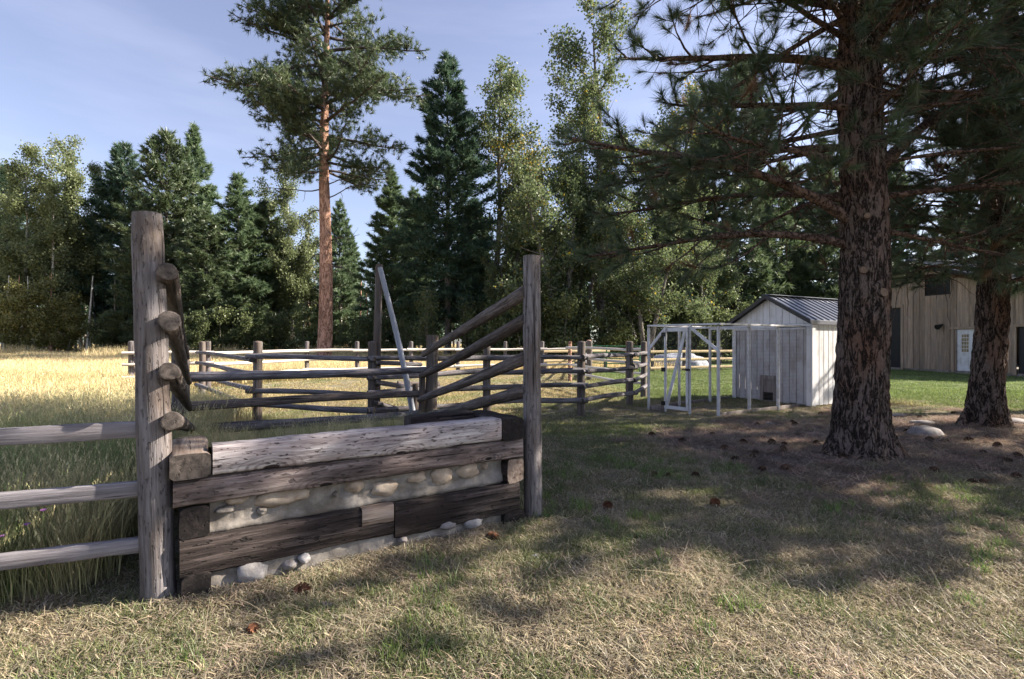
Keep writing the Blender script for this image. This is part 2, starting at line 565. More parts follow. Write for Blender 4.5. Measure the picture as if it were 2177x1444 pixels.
def bevel_box(name, parent, x0, x1, y0, y1, z0, z1, mat, bev=0.004, label=None, seg=1, jit=0.0, seed=0):
    """a board or batten with small bevels, its origin at its low corner"""
    L, w, h = x1 - x0, y1 - y0, z1 - z0
    b = min(bev, L * 0.4, w * 0.4, h * 0.4)
    g = Geo()
    v, f = [], []
    # chamfered box: 24 corner verts
    ax = [(0, L), (0, w), (0, h)]
    idx = {}
    for sx in (0, 1):
        for sy in (0, 1):
            for sz in (0, 1):
                c = [ax[0][sx], ax[1][sy], ax[2][sz]]
                d = [1 - 2 * sx, 1 - 2 * sy, 1 - 2 * sz]
                for k in range(3):
                    p = [c[i] + (d[i] * b if i != k else 0) for i in range(3)]
                    idx[(sx, sy, sz, k)] = len(v)
                    v.append(p)

    def quad(a, bb, c, d):
        f.append((a, bb, c, d))
    for k in range(3):
        i, j = [a for a in range(3) if a != k]
        for s in (0, 1):
            cs = []
            for (a, bb) in ((0, 0), (1, 0), (1, 1), (0, 1)):
                key = [0, 0, 0]
                key[k], key[i], key[j] = s, a, bb
                cs.append(idx[(*key, k)])
            quad(*cs)
    for i in range(3):
        j, k = [a for a in range(3) if a != i]
        for sj in (0, 1):
            for sk in (0, 1):
                key0, key1 = [0, 0, 0], [0, 0, 0]
                key0[j] = key1[j] = sj
                key0[k] = key1[k] = sk
                key0[i], key1[i] = 0, 1
                quad(idx[(*key0, j)], idx[(*key1, j)], idx[(*key1, k)], idx[(*key0, k)])
    va = np.array(v)
    if jit:
        va += np.random.default_rng(seed).normal(0, jit, va.shape)
    g.add(va, f, 0, smooth=False)
    t = [(idx[(a, bb, c, 0)], idx[(a, bb, c, 1)], idx[(a, bb, c, 2)]) for a in (0, 1) for bb in (0, 1) for c in (0, 1)]
    g.add(va, t, 0, smooth=False)
    me = g.mesh(name, mat)
    import bmesh
    bm = bmesh.new()
    bm.from_mesh(me)
    bmesh.ops.remove_doubles(bm, verts=bm.verts, dist=1e-5)
    bmesh.ops.recalc_face_normals(bm, faces=bm.faces)
    bm.to_mesh(me)
    bm.free()
    return part(name, me, parent, (x0, y0, z0), label=label)


def stick_box(name, parent, p, q, w, t, mat, base=(0, 0, 0), up='Z', label=None):
    """a straight sawn piece from p to q, w by t in section"""
    rot, L = along(p, q)
    g = beam_geo(L, w, t, 2, 0.0006, 0.004, 3)
    me = g.mesh(name, [mat, mat])
    me.transform(Matrix.Translation((0, -w / 2, -t / 2)))
    return part(name, me, parent, Vector(p) - Vector(base), rot, label)


def rock_mesh(name, rx, ry, rz, mat, seed, sub=(14, 9), rough=0.18):
    rs = np.random.default_rng(seed)
    g = Geo()
    nu, nv = sub
    v = []
    off = Vector(rs.uniform(-20, 20, 3))
    for i in range(nv + 1):
        th = math.pi * i / nv
        for j in range(nu):
            ph = 2 * math.pi * j / nu
            d = Vector((math.sin(th) * math.cos(ph), math.sin(th) * math.sin(ph), math.cos(th)))
            k = 1 + rough * (mnoise.noise(d * 1.3 + off) * 1.2 + 0.5 * mnoise.noise(d * 3 + off))
            v.append((d.x * rx * k, d.y * ry * k, d.z * rz * k))
    q = []
    for i in range(nv):
        for j in range(nu):
            a, b = i * nu + j, i * nu + (j + 1) % nu
            q.append((a, a + nu, b + nu, b))
    g.add(v, q)
    return g.mesh(name, mat)


# value noise for scattering
def vnoise(x, y, scale, seed):
    rs = np.random.default_rng(seed)
    tab = rs.random((64, 64))
    u, v = np.asarray(x) / scale, np.asarray(y) / scale
    i, j = np.floor(u).astype(int), np.floor(v).astype(int)
    fu, fv = u - i, v - j
    fu, fv = fu * fu * (3 - 2 * fu), fv * fv * (3 - 2 * fv)
    a, b = tab[i % 64, j % 64], tab[(i + 1) % 64, j % 64]
    c, d = tab[i % 64, (j + 1) % 64], tab[(i + 1) % 64, (j + 1) % 64]
    return (a * (1 - fu) + b * fu) * (1 - fv) + (c * (1 - fu) + d * fu) * fv


def sstep(a, b, x):
    t = np.clip((np.asarray(x) - a) / (b - a), 0, 1)
    return t * t * (3 - 2 * t)


def ground_z(x, y):
    x, y = np.asarray(x, float), np.asarray(y, float)
    n = (vnoise(x + 50, y + 50, 1.7, 3) - 0.5) * 0.05 + (vnoise(x + 50, y + 50, 0.45, 4) - 0.5) * 0.022
    mound = 0.10 * np.exp(-((x - 4.5) ** 2 + (y - 6.58) ** 2) / 0.9) + 0.08 * np.exp(-((x - 8.2) ** 2 + (y - 8.9) ** 2) / 0.9)
    return n + mound - 0.012


def duff_mask(x, y):
    """ground under the pines, strewn with needles instead of grass"""
    a = R(27)
    dx, dy = np.asarray(x) - 6.2, np.asarray(y) - 7.9
    u, v = dx * math.cos(a) + dy * math.sin(a), -dx * math.sin(a) + dy * math.cos(a)
    d = np.sqrt((u / 4.9) ** 2 + (v / 2.5) ** 2)
    n = (vnoise(np.asarray(x) + 80, np.asarray(y) + 80, 1.1, 11) - 0.5) * 0.7 + (vnoise(np.asarray(x) + 80, np.asarray(y) + 80, 0.35, 12) - 0.5) * 0.35
    return 1 - sstep(0.7, 1.1, d + n)


def field_mask(x, y):
    """tall uncut grass: the meadow to the west and everything past the far fence"""
    x, y = np.asarray(x), np.asarray(y)
    west = sstep(0.0, 0.7, (-2.25 - 0.40 * (y - 3.0)) - x)
    west = west * sstep(0.0, 0.25, y - 3.05 - (x + 2.13) * 0.403)
    west = np.where(y > 9.5, sstep(0.0, 1.0, (-8.2 - 0.32 * (y - 9.5)) - x + (vnoise(x + 90, y + 90, 3.0, 21) - .5) * 1.5), west)
    far = sstep(0, 3.0, y - (24.5 + 0.25 * np.maximum(x, -40) + np.where(x < -2, 0.6 * (x + 2), 0)) + 0 * x)
    far = np.where(x > 9, 0, far)
    return np.clip(np.maximum(west, far), 0, 1)


def lush_mask(x, y):
    """watered green lawn by the coop and the barn"""
    x, y = np.asarray(x), np.asarray(y)
    a = sstep(1.5, 4.5, x) * sstep(12.0, 14.0, y) * (1 - sstep(30, 40, y))
    b = np.exp(-(((x - 1.6) / 2.2) ** 2 + ((y - 8.3) / 2.2) ** 2)) * 0.8
    c = sstep(9.0, 10.5, x) * sstep(10.5, 12.0, y)
    return np.clip(np.maximum(np.maximum(a, b), c), 0, 1)


# ------------------------------------------------------------------ ground
def axis_coords():
    near_x = np.arange(-9, 13, 0.14)
    xs = np.concatenate([np.linspace(-320, -40, 18), np.linspace(-36, -9.6, 24), near_x, np.linspace(13.5, 36, 22), np.linspace(40, 320, 18)])
    ys = np.concatenate([np.linspace(-80, -4, 12), np.linspace(-2, 1.6, 8), np.arange(1.7, 15, 0.14), np.linspace(15.5, 60, 42), np.linspace(66, 420, 22)])
    return xs, ys


xs, ys = axis_coords()
gx, gy = np.meshgrid(xs, ys)
gz_ = ground_z(gx, gy)
gg = Geo()
nx, ny = len(xs), len(ys)
ii, jj = np.meshgrid(np.arange(nx - 1), np.arange(ny - 1))
a0 = (jj * nx + ii).ravel()
gg.add(np.stack([gx.ravel(), gy.ravel(), gz_.ravel()], 1), np.stack([a0, a0 + 1, a0 + 1 + nx, a0 + nx], 1))
m = N('ground_soil_and_thatch')
at_d = m.n('ShaderNodeAttribute', attribute_name='duff')
at_f = m.n('ShaderNodeAttribute', attribute_name='field')
at_l = m.n('ShaderNodeAttribute', attribute_name='lush')
v = m.coord((1, 1, 1))
n_big = m.noise(v, 0.9, 4, 0.6)
n_mid = m.noise(v, 5.0, 5, 0.65)
n_fine = m.noise(v, 60.0, 4, 0.75)
n_strand = m.noise(m.coord((120, 25, 40)), 1.0, 3, 0.7, 1.5)
thatch = m.ramp(n_fine, [(0.32, (0.085, 0.072, 0.052)), (0.5, (0.225, 0.195, 0.148)), (0.68, (0.39, 0.35, 0.275))])
green = m.ramp(n_strand, [(0.35, (0.05, 0.065, 0.028)), (0.65, (0.14, 0.155, 0.07))])
turf = m.mix(m.ramp(n_mid, [(0.46, (0, 0, 0)), (0.62, (0.75,) * 3)]), thatch, green)
lush = m.ramp(n_fine, [(0.3, (0.05, 0.075, 0.025)), (0.7, (0.145, 0.195, 0.07))])
turf = m.mix(m.math('MULTIPLY', at_l.outputs['Fac'], 0.85), turf, lush)
duff = m.ramp(n_strand, [(0.3, (0.08, 0.067, 0.061)), (0.5, (0.20, 0.167, 0.152)), (0.7, (0.35, 0.30, 0.275))])
duff = m.mix(m.ramp(n_mid, [(0.4, (0.5,) * 3), (0.6, (0, 0, 0))]), duff, (0.075, 0.055, 0.045))
col = m.mix(at_d.outputs['Fac'], turf, duff)
fieldc = m.ramp(n_fine, [(0.3, (0.30, 0.22, 0.10)), (0.7, (0.52, 0.42, 0.22))])
col = m.mix(at_f.outputs['Fac'], col, fieldc)
M['ground'] = m.finish(col, 1.0, m.math('ADD', n_fine, n_strand), 0.02, 0.8, spec=0.05)
gme = gg.mesh('ground', M['ground'])
for nm, fn in (('duff', duff_mask), ('field', field_mask), ('lush', lush_mask)):
    at = gme.attributes.new(nm, 'FLOAT', 'POINT')
    at.data.foreach_set('value', fn(gx.ravel(), gy.ravel()).astype(np.float32))
ground = part('ground', gme)
tag(ground, 'patchy mown lawn with straw and pine needle litter running to the meadow', 'ground', kind='structure')

# ------------------------------------------------------------------ loading ramp: the timber and stone wall
BP = Vector((-1.922, 2.953, 0))
BA = math.atan2(0.5454, 0.8382)
LW = 2.40                                   # length of the wall; local x along the face, local y to the back


def bw(s, d, z=0.0):
    """wall coordinates to world"""
    return Vector((BP.x + s * 0.8382 - d * 0.5454, BP.y + s * 0.5454 + d * 0.8382, z))


wall = thing('loading_ramp_wall', 'low wall of weathered railroad timbers with mortared river stones between two tall posts', 'wall', BP, BA)


def timber(s0, s1, d0, d1, z0, z1, mat, endmat, seed, label=None, jit=0.0035, name='timber', bev=0.014, tilt=0.0):
    g = beam_geo(s1 - s0, d1 - d0, z1 - z0, max(3, int((s1 - s0) * 14)), jit, bev, seed)
    me = g.mesh(name, [mat, endmat])
    o = part(name, me, wall, (s0, d0, z0), label=label)
    if tilt:
        o.rotation_euler = (0, tilt, 0)
    return o


def cross_timber(s0, s1, d0, d1, z0, z1, mat, endmat, seed, label=None):
    """a timber that runs from front to back, its sawn end in the face"""
    g = beam_geo(d1 - d0, s1 - s0, z1 - z0, 6, 0.005, 0.018, seed)
    me = g.mesh('timber_end', [mat, endmat])
    return part('timber_end', me, wall, (s1, d0, z0), Euler((0, 0, R(90))).to_quaternion(), label)


timber(0.169, 2.185, -0.015, 0.16, 0.703, 0.879, M['beam_top'], M['endgrain'], 1, 'bleached grey top timber with two dark knots')
timber(-0.028, 2.405, 0.0, 0.17, 0.539, 0.694, M['beam_mid'], M['endgrain'], 2, 'second timber, reddish brown at one end')
timber(0.004, 1.285, -0.01, 0.17, 0.128, 0.349, M['beam_low'], M['beam_end'], 3, 'dark rotted bottom timber')
timber(1.292, 2.362, -0.015, 0.165, 0.095, 0.335, M['beam_low'], M['beam_end'], 4, 'dark bottom timber split along its face', jit=0.006)
timber(1.055, 1.280, -0.022, 0.06, 0.222, 0.354, M['beam_side'], M['endgrain'], 5, 'short pale patch let into the bottom timbers')
cross_timber(-0.045, 0.160, -0.03, 0.60, 0.703, 0.853, M['beam_side'], M['endgrain'], 6, 'squared brown timber end at the top corner')
cross_timber(2.195, 2.405, -0.01, 0.60, 0.697, 0.874, M['beam_low'], M['beam_end'], 7, 'dark timber end at the top corner')
cross_timber(0.0, 0.155, 0.0, 0.60, 0.352, 0.535, M['beam_end'], M['beam_end'], 8)
cross_timber(2.245, 2.408, -0.005, 0.60, 0.338, 0.537, M['beam_low'], M['beam_side'], 9)
cross_timber(0.008, 0.16, -0.03, 0.60, -0.06, 0.148, M['beam_end'], M['beam_end'], 10)
cross_timber(2.20, 2.405, -0.02, 0.60, -0.08, 0.114, M['beam_end'], M['beam_end'], 11)
timber(1.60, 2.19, 0.46, 0.62, 0.72, 0.885, M['beam_low'], M['endgrain'], 12, 'dark log end lying along the back of the wall', jit=0.007)
timber(0.17, 1.55, 0.46, 0.62, 0.60, 0.72, M['beam_low'], M['endgrain'], 13, jit=0.005)
# mortar core with a rough face and a sloping ledge above the bottom timbers
g = Geo()
rs = np.random.default_rng(5)
ns, nz_ = 130, 44
sv = np.linspace(0.157, 2.24, ns)
zv = np.linspace(-0.12, 0.70, nz_)
vv = []
for z in zv:
    for s in sv:
        d = 0.075
        if 0.345 < z < 0.42:
            d = 0.075 - (0.42 - z) * 0.5
        if z < 0.14:
            d = 0.03 - (0.14 - z) * 0.12
        p = Vector((s * 6, z * 6, 3.3))
        d += 0.018 * mnoise.noise(p) + 0.013 * mnoise.noise(p * 3.1) + 0.009 * mnoise.noise(p * 7)
        if 0.14 <= z <= 0.345 or z > 0.545:
            d = max(d, 0.06)
        vv.append((s, d, z))
q = []
for i in range(nz_ - 1):
    for j in range(ns - 1):
        a = i * ns + j
        q.append((a, a + 1, a + 1 + ns, a + ns))
g.add(vv, q)
box_geo(g, 0.165, 2.19, 0.13, 0.455, -0.1, 0.70)
part('mortar', g.mesh('mortar', M['concrete']), wall)
for k, (s, z, rx, rz, mt) in enumerate([(1.031, 0.496, .067, .047, 'stone_tan'), (1.244, 0.446, .098, .058, 'stone_tan'), (1.486, 0.492, .075, .048, 'stone_tan'), (1.70, 0.474, .087, .071, 'stone_tan'), (1.922, 0.485, .093, .063, 'stone_tan'),
                                         (0.302, 0.521, .062, .030, 'stone_tan'), (0.559, 0.497, .154, .056, 'stone_tan'), (0.899, 0.459, .022, .02, 'concrete'), (0.237, 0.469, .05, .022, 'concrete'), (0.443, 0.426, .03, .022, 'concrete'),
                                         (0.382, 0.075, .085, .070, 'stone_white'), (0.684, 0.092, .038, .033, 'stone_white'), (1.719, 0.108, .08, .032, 'stone_grey'), (1.935, 0.079, .085, .037, 'stone_white'), (1.352, 0.073, .036, .02, 'stone_grey'), (0.60, 0.07, .05, .03, 'stone_grey'), (2.07, 0.5, .03, .03, 'stone_tan')]):
    o = part('stone', rock_mesh('stone', rx * 1.06, 0.045 if z > 0.3 else 0.06, rz * 1.06, M[mt], 40 + k, (20, 14), 0.24), wall, (s, 0.082 if z > 0.3 else 0.022, z))
    if k == 10:
        o['label'] = 'largest white stone, at the foot of the wall'
# earth fill of the ramp behind the wall
g = Geo()
vv, q = [], []
nd, nw = 24, 12
for i in range(nd):
    d = 0.5 + 4.6 * i / (nd - 1)
    z = 0.80 * (1 - (i / (nd - 1)) ** 1.0) ** 1.05 - 0.02
    for j in range(nw):
        s = -0.0 + 2.35 * j / (nw - 1)
        side = -0.25 if j in (0, nw - 1) and i > 2 else 0
        p = bw(s + (-0.12 if j == 0 else 0.12 if j == nw - 1 else 0), d, max(z + 0.03 * mnoise.noise(Vector((s * 3, d * 3, 1))) + side * (z > 0.1), -0.06))
        vv.append(p)
for i in range(nd - 1):
    for j in range(nw - 1):
        a = i * nw + j
        q.append((a, a + 1, a + 1 + nw, a + nw))
g.add(vv, q)
ramp_me = g.mesh('earth_ramp', M['ground'])
for nm in ('duff', 'field', 'lush'):
    at = ramp_me.attributes.new(nm, 'FLOAT', 'POINT')
ramp = part('earth_ramp', ramp_me)
tag(ramp, 'grassy earth ramp sloping down behind the timber wall', 'ramp', kind='structure')


def ramp_z(d):
    return 0.80 * max(0.0, 1 - (d - 0.5) / 4.6)


# ------------------------------------------------------------------ the two wing fences with their tall posts
WM = [M['post'], M['endgrain']]
RM = [M['rail'], M['endgrain']]
GM = [M['rail_grey'], M['endgrain']]
lw = thing('wing_fence', 'wing fence with a tall pale post and four round rails seen end on', 'fence', (-2.06, 3.0, 0), group='rail wings of the loading ramp')
pole('post', lw, (-2.045, 2.99, -0.3), (-2.155, 3.03, 2.255), 0.092, 0.082, WM, 21, 0.006, (-2.06, 3.0, 0), sides=14, seg=14, rough=0.05)
for k, (h0, h1, u0, u1) in enumerate([(1.90, 1.30, 355, 396), (1.625, 0.97, 360, 402), (1.33, 0.62, 362, 405), (1.05, 0.36, 366, 412)]):
    z0, z1 = 2.93, 6.7
    p = ((u0 - 1088.5) / 1088.5 * z0, z0, h0)
    qv = ((u1 - 1088.5) / 1088.5 * z1, z1, h1)
    pole('rail', lw, p, qv, 0.053 + 0.003 * (k % 2), 0.036, RM, 30 + k, 0.007, (-2.06, 3.0, 0), sides=12, seg=12, rough=0.08)
pole('post', lw, (-4.45, 6.95, -0.2), (-4.50, 7.0, 1.45), 0.085, 0.08, [M['post_dark'], M['endgrain']], 35, 0.008, (-2.06, 3.0, 0))

rw = thing('wing_fence', 'wing fence of four round rails sloping down from the tall post at the lawn', 'fence', (0.175, 4.38, 0), group='rail wings of the loading ramp')
pole('post', rw, (0.178, 4.38, -0.3), (0.170, 4.385, 2.235), 0.079, 0.074, [M['post'], M['endgrain']], 22, 0.005, (0.175, 4.38, 0), sides=14, seg=14, rough=0.05)
for k, (h0, h1, u1) in enumerate([(1.93, 1.29, 901), (1.68, 0.95, 897), (1.365, 0.545, 893), (1.075, 0.275, 893)]):
    z0, z1 = 4.36, 8.35
    pole('rail', rw, (0.125 + 0.02 * (k % 2), z0, h0), ((u1 - 1088.5) / 1088.5 * z1, z1, h1), 0.058, 0.050, RM, 50 + k, 0.018, (0.175, 4.38, 0), sides=12, seg=12, rough=0.08)
pole('post', rw, (-1.36, 8.5, -0.2), (-1.32, 8.5, 1.61), 0.105, 0.10, [M['post_dark'], M['endgrain']], 58, 0.006, (0.175, 4.38, 0), sides=8, rough=0.03)
pole('post', rw, (-1.50, 8.42, -0.2), (-1.48, 8.42, 0.98), 0.05, 0.05, [M['post_dark'], M['endgrain']], 59, 0.006, (0.175, 4.38, 0))

# ------------------------------------------------------------------ board fence at the near left
bf = thing('board_fence', 'three grey sawn boards nailed across to the tall pale post', 'fence', (-2.75, 2.75, 0))
for k, (z0, z1) in enumerate([(0.945, 1.040), (0.600, 0.690), (0.272, 0.358)]):
    d = Vector((-0.62, -0.25, 0)).normalized()
    p = Vector((-2.12, 3.01, z0)) + Vector((0, 0.0, 0.004 * k))
    e = p + d * 2.3
    rot = Euler((0, 0, math.atan2(d.y, d.x))).to_quaternion()
    g = beam_geo(2.3, 0.045, z1 - z0, 16, 0.0018, 0.006, 60 + k)
    part('board', g.mesh('board', [M['board'], M['endgrain']]), bf, p - Vector((-2.75, 2.75, 0)), rot)
pole('post', bf, (-4.26, 2.10, -0.2), (-4.26, 2.10, 1.3), 0.085, 0.08, WM, 64, 0.006, (-2.75, 2.75, 0))


# ------------------------------------------------------------------ rail fences
def fence(label, pts, hs, mats, postmats, r=0.05, pr=0.075, ph=1.5, seed=0, skip=(), group=None, side=-1, name='rail_fence', phs=None, over=0.12, rails=True):
    base = Vector((pts[0][0], pts[0][1], 0))
    t = thing(name, label, 'fence', base, group=group)
    for i, (x, y) in enumerate(pts):
        if i in skip:
            continue
        h = phs[i] if phs else ph
        pole('post', t, (x, y, -0.2), (x + 0.01, y, h), pr, pr * 0.95, postmats, seed + i, 0.006, base, dome=True, sides=10, seg=7)
    if rails:
        for i in range(len(pts) - 1):
            p, q2 = Vector((*pts[i], 0)), Vector((*pts[i + 1], 0))
            d = (q2 - p).normalized()
            nrm = Vector((d.y, -d.x, 0)) * (pr + r * 0.55) * -side
            for k, h in enumerate(hs):
                rr = random.Random(seed * 31 + i * 7 + k)
                j = rr.uniform(-0.025, 0.025)
                a = p - d * over + nrm + Vector((0, 0, h + j))
                b = q2 + d * over + nrm + Vector((0, 0, h + rr.uniform(-0.025, 0.025)))
                big = rr.random() < 0.5
                pole('rail', t, a, b, r * (1.1 if big else 0.85), r * (0.85 if big else 1.1), mats, seed * 5 + i * 9 + k, 0.02, base, sides=8, seg=8, rough=0.1)
    return t


# the fence that closes the foot of the ramp
nf = thing('rail_fence', 'three heavy dark rails closing the foot of the ramp between the wings', 'fence', (-1.4, 8.55, 0))
for k, (ha, hb) in enumerate([(1.02, 1.03), (0.63, 0.64), (0.285, 0.32)]):
    pole('rail', nf, (-4.72, 7.0, ha - 0.02), (-1.30, 8.62 - 0.02 * k, hb), 0.075, 0.055, GM if k != 1 else RM, 70 + k, 0.02, (-1.4, 8.55, 0), sides=12, seg=12, rough=0.1)
pole('post', nf, (-4.66, 7.14, -0.2), (-4.66, 7.14, 1.35), 0.08, 0.08, [M['post_dark'], M['endgrain']], 75, 0.006, (-1.4, 8.55, 0))

PD = [M['post_dark'], M['endgrain']]
fence('round pole pen fence of grey brown rails curving behind the ramp to the coop lawn',
      [(-8.6, 14.2), (-4.8, 9.65), (-2.45, 8.95), (-0.52, 10.4), (1.42, 10.55), (2.80, 12.2), (3.62, 14.1)], [1.20, 0.90, 0.60, 0.30],
      GM, PD, 0.05, 0.085, 1.49, 80, side=-1)
fence('rail fence turning back from the corner post beside the white run', [(3.72, 14.25), (3.35, 14.8), (2.2, 19.5)], [1.26, 0.94, 0.64, 0.34],
      [M['whiterail'], M['endgrain']], [M['bark_orange'], M['endgrain']], 0.042, 0.075, 1.5, 110, skip=(0,), side=1)
fence('long sunlit fence of bleached rails along the far side of the pen',
      [(-11.6, 15.6), (-9.75, 16.4), (-8.1, 20.2), (-6.45, 21.3), (-4.4, 22.3), (-2.45, 23.2), (-0.33, 24.2), (1.45, 24.6), (3.6, 24.9)], [1.15, 0.80, 0.40],
      [M['whiterail'], M['endgrain']], WM, 0.055, 0.09, 1.5, 130, side=-1, over=0.2)
fence('post and rail fence running away behind the pale plank fence', [(3.05, 20.3), (4.9, 33), (5.8, 46)], [1.25, 0.95, 0.62, 0.3], GM, [M['bark_orange'], M['endgrain']], 0.045, 0.09, 1.55, 160, side=1)


def plank_fence(label, pts, hs, seed, w=0.14, ends=0.2, group=None):
    base = Vector((pts[0][0], pts[0][1], 0))
    t = thing('plank_fence', label, 'fence', base, group=group)
    for i, (x, y) in enumerate(pts):
        pole('post', t, (x, y, -0.2), (x, y, 1.22), 0.09, 0.085, [M['post'], M['endgrain']], seed + i, 0.004, base, sides=8)
    for i in range(len(pts) - 1):
        p, q2 = Vector((*pts[i], 0)), Vector((*pts[i + 1], 0))
        d = (q2 - p).normalized()
        nrm = Vector((d.y, -d.x, 0)) * 0.14
        for k, h in enumerate(hs):
            a = p - d * ends + nrm + Vector((0, 0, h))
            rot, L = along(a, q2 + d * (ends - 0.004) + nrm + Vector((0, 0, h)))
            g = beam_geo(L, 0.05, w, 8, 0.003, 0.008, seed + 20 + i * 3 + k)
            part('plank', g.mesh('plank', [M['newwood'], M['endgrain']]), t, a - base, rot)
    return t


plank_fence('fresh pale plank fence beyond the pen, beside the green gate', [(1.62, 24.9), (3.2, 25.5), (4.75, 26.1)], [0.97, 0.50], 180)
plank_fence('fresh pale three plank fence on the lawn behind the white run', [(7.1, 25.9), (8.95, 26.65), (11.2, 27.55), (13.4, 28.45), (15.6, 29.3)], [0.93, 0.52, 0.10], 190)

# green pipe gate
gt = thing('pipe_gate', 'green tubular steel gate with six bars in the pen', 'gate', (3.2, 21.6, 0))
gp = [M['green_pipe'], M['green_pipe']]
ga, gb = Vector((2.95, 21.8, 0)), Vector((4.9, 19.6, 0))
for k, h in enumerate([1.33, 1.05, 0.83, 0.63, 0.45, 0.28]):
    pole('bar', gt, ga + Vector((0, 0, h)), gb + Vector((0, 0, h)), 0.022, 0.022, gp, 200 + k, 0.0, (3.2, 21.6, 0), sides=8, seg=2, rough=0.0)
for k, f in enumerate((0.0, 0.46, 1.0)):
    p = ga.lerp(gb, f)
    pole('upright', gt, p + Vector((0, 0.03, 0.24)), p + Vector((0, 0.03, 1.36)), 0.026, 0.026, gp, 210 + k, 0.0, (3.2, 21.6, 0), sides=8, seg=2, rough=0.0)
pole('post', gt, (3.02, 20.0, -0.2), (3.03, 20.0, 1.52), 0.11, 0.105, PD, 214, 0.004, (3.2, 21.6, 0), dome=True)

# tall gate pole with its leaning brace, and the short rails of the open gate
tp = thing('gate_pole', 'tall thin pole with a pale brace pole leaning from its top', 'pole', (-2.37, 9.0, 0))
pole('upright', tp, (-2.40, 9.02, -0.2), (-2.345, 9.02, 2.86), 0.072, 0.062, [M['post_dark'], M['endgrain']], 220, 0.012, (-2.37, 9.0, 0), seg=10)
pole('brace', tp, (-2.30, 8.96, 2.80), (-1.66, 8.96, -0.02), 0.045, 0.055, [M['pole_grey'], M['pole_grey']], 221, 0.02, (-2.37, 9.0, 0), seg=10, label='silver grey brace pole')
og = thing('pole_gate', 'short slanting rails of an open pole gate behind the tall pole', 'gate', (-2.2, 9.3, 0))
for k, (a, b) in enumerate([((-2.38, 8.88, 1.14), (-1.78, 10.0, 1.06)), ((-2.38, 8.88, 0.80), (-1.80, 9.9, 0.60)), ((-2.42, 8.88, 0.46), (-1.85, 9.8, 0.12)), ((-1.75, 9.0, 0.58), (-1.45, 8.6, 0.55)), ((-2.40, 8.85, 0.14), (-2.1, 8.75, -0.02)), ((-2.0, 8.9, 0.2), (-1.6, 8.9, 0.02))]):
    pole('rail', og, a, b, 0.045, 0.04, GM, 230 + k, 0.006, (-2.2, 9.3, 0), seg=5)
pole('post', og, (-1.72, 9.1, -0.2), (-1.72, 9.1, 0.75), 0.05, 0.05, PD, 237, 0.004, (-2.2, 9.3, 0))
lg = thing('log', 'short dark log lying on the pen grass behind the pole gate', 'log', (-3.0, 14.3, 0.2))
pole('trunk_piece', lg, (-3.15, 14.1, 0.22), (-2.1, 14.6, 0.2), 0.2, 0.17, RM, 240, 0.01, (-3.0, 14.3, 0.2), seg=6)
sh_ = thing('log_stand', 'two short posts carrying the dark log in the pen', 'stand', (-2.6, 14.4, 0))
for k, x in enumerate((-3.0, -2.3)):
    pole('post', sh_, (x, 14.2 + 0.3 * k, -0.1), (x, 14.2 + 0.3 * k, 0.06), 0.09, 0.09, PD, 243 + k, 0, (-2.6, 14.4, 0), seg=2)

# covered heap behind the far planks
g = Geo()
nu, nv = 36, 12
vv, q = [], []
for i in range(nv + 1):
    for j in range(nu):
        th, ph = math.pi / 2 * i / nv, 2 * math.pi * j / nu
        x, y, z = math.cos(th) ** 0.7 * math.cos(ph) * 1.7, math.cos(th) ** 0.7 * math.sin(ph) * 1.2, math.sin(th) * 0.85
        k = 1 + 0.13 * mnoise.noise(Vector((x * 1.6, y * 1.6, z * 1.6))) + 0.05 * mnoise.noise(Vector((x * 5, y * 5, z * 5)))
        vv.append((x * k, y * k, z * k))
for i in range(nv):
    for j in range(nu):
        a, b = i * nu + j, i * nu + (j + 1) % nu
        q.append((a, b, b + nu, a + nu))
g.add(vv, q)
tarp = thing('tarp_heap', 'low heap under a silver grey tarpaulin behind the three plank fence', 'heap', (9.6, 29.5, 0))
part('tarpaulin', g.mesh('tarpaulin', M['tarp']), tarp)
pole('strap', tarp, (8.6, 28.35, 0.05), (9.3, 28.45, 0.75), 0.025, 0.025, [M['black'], M['black']], 249, 0.12, (9.6, 29.5, 0), sides=6)
pole('strap', tarp, (9.6, 28.30, 0.05), (9.9, 28.5, 0.7), 0.025, 0.025, [M['black'], M['black']], 250, 0.12, (9.6, 29.5, 0), sides=6)

# ------------------------------------------------------------------ the chicken coop
CP = Vector((6.85, 11.74, 0))
CA = math.atan2(0.4819, -0.8762)            # local +x runs along the front from its right corner to the left one
CA = math.atan2(0.8762, -0.4819)
coop = thing('chicken_coop', 'small white board coop with a dark metal gable roof behind the pine', 'shed', CP, CA)
CW, CD = 2.05, 2.7                          # local y is minus the depth: the body lies at negative y
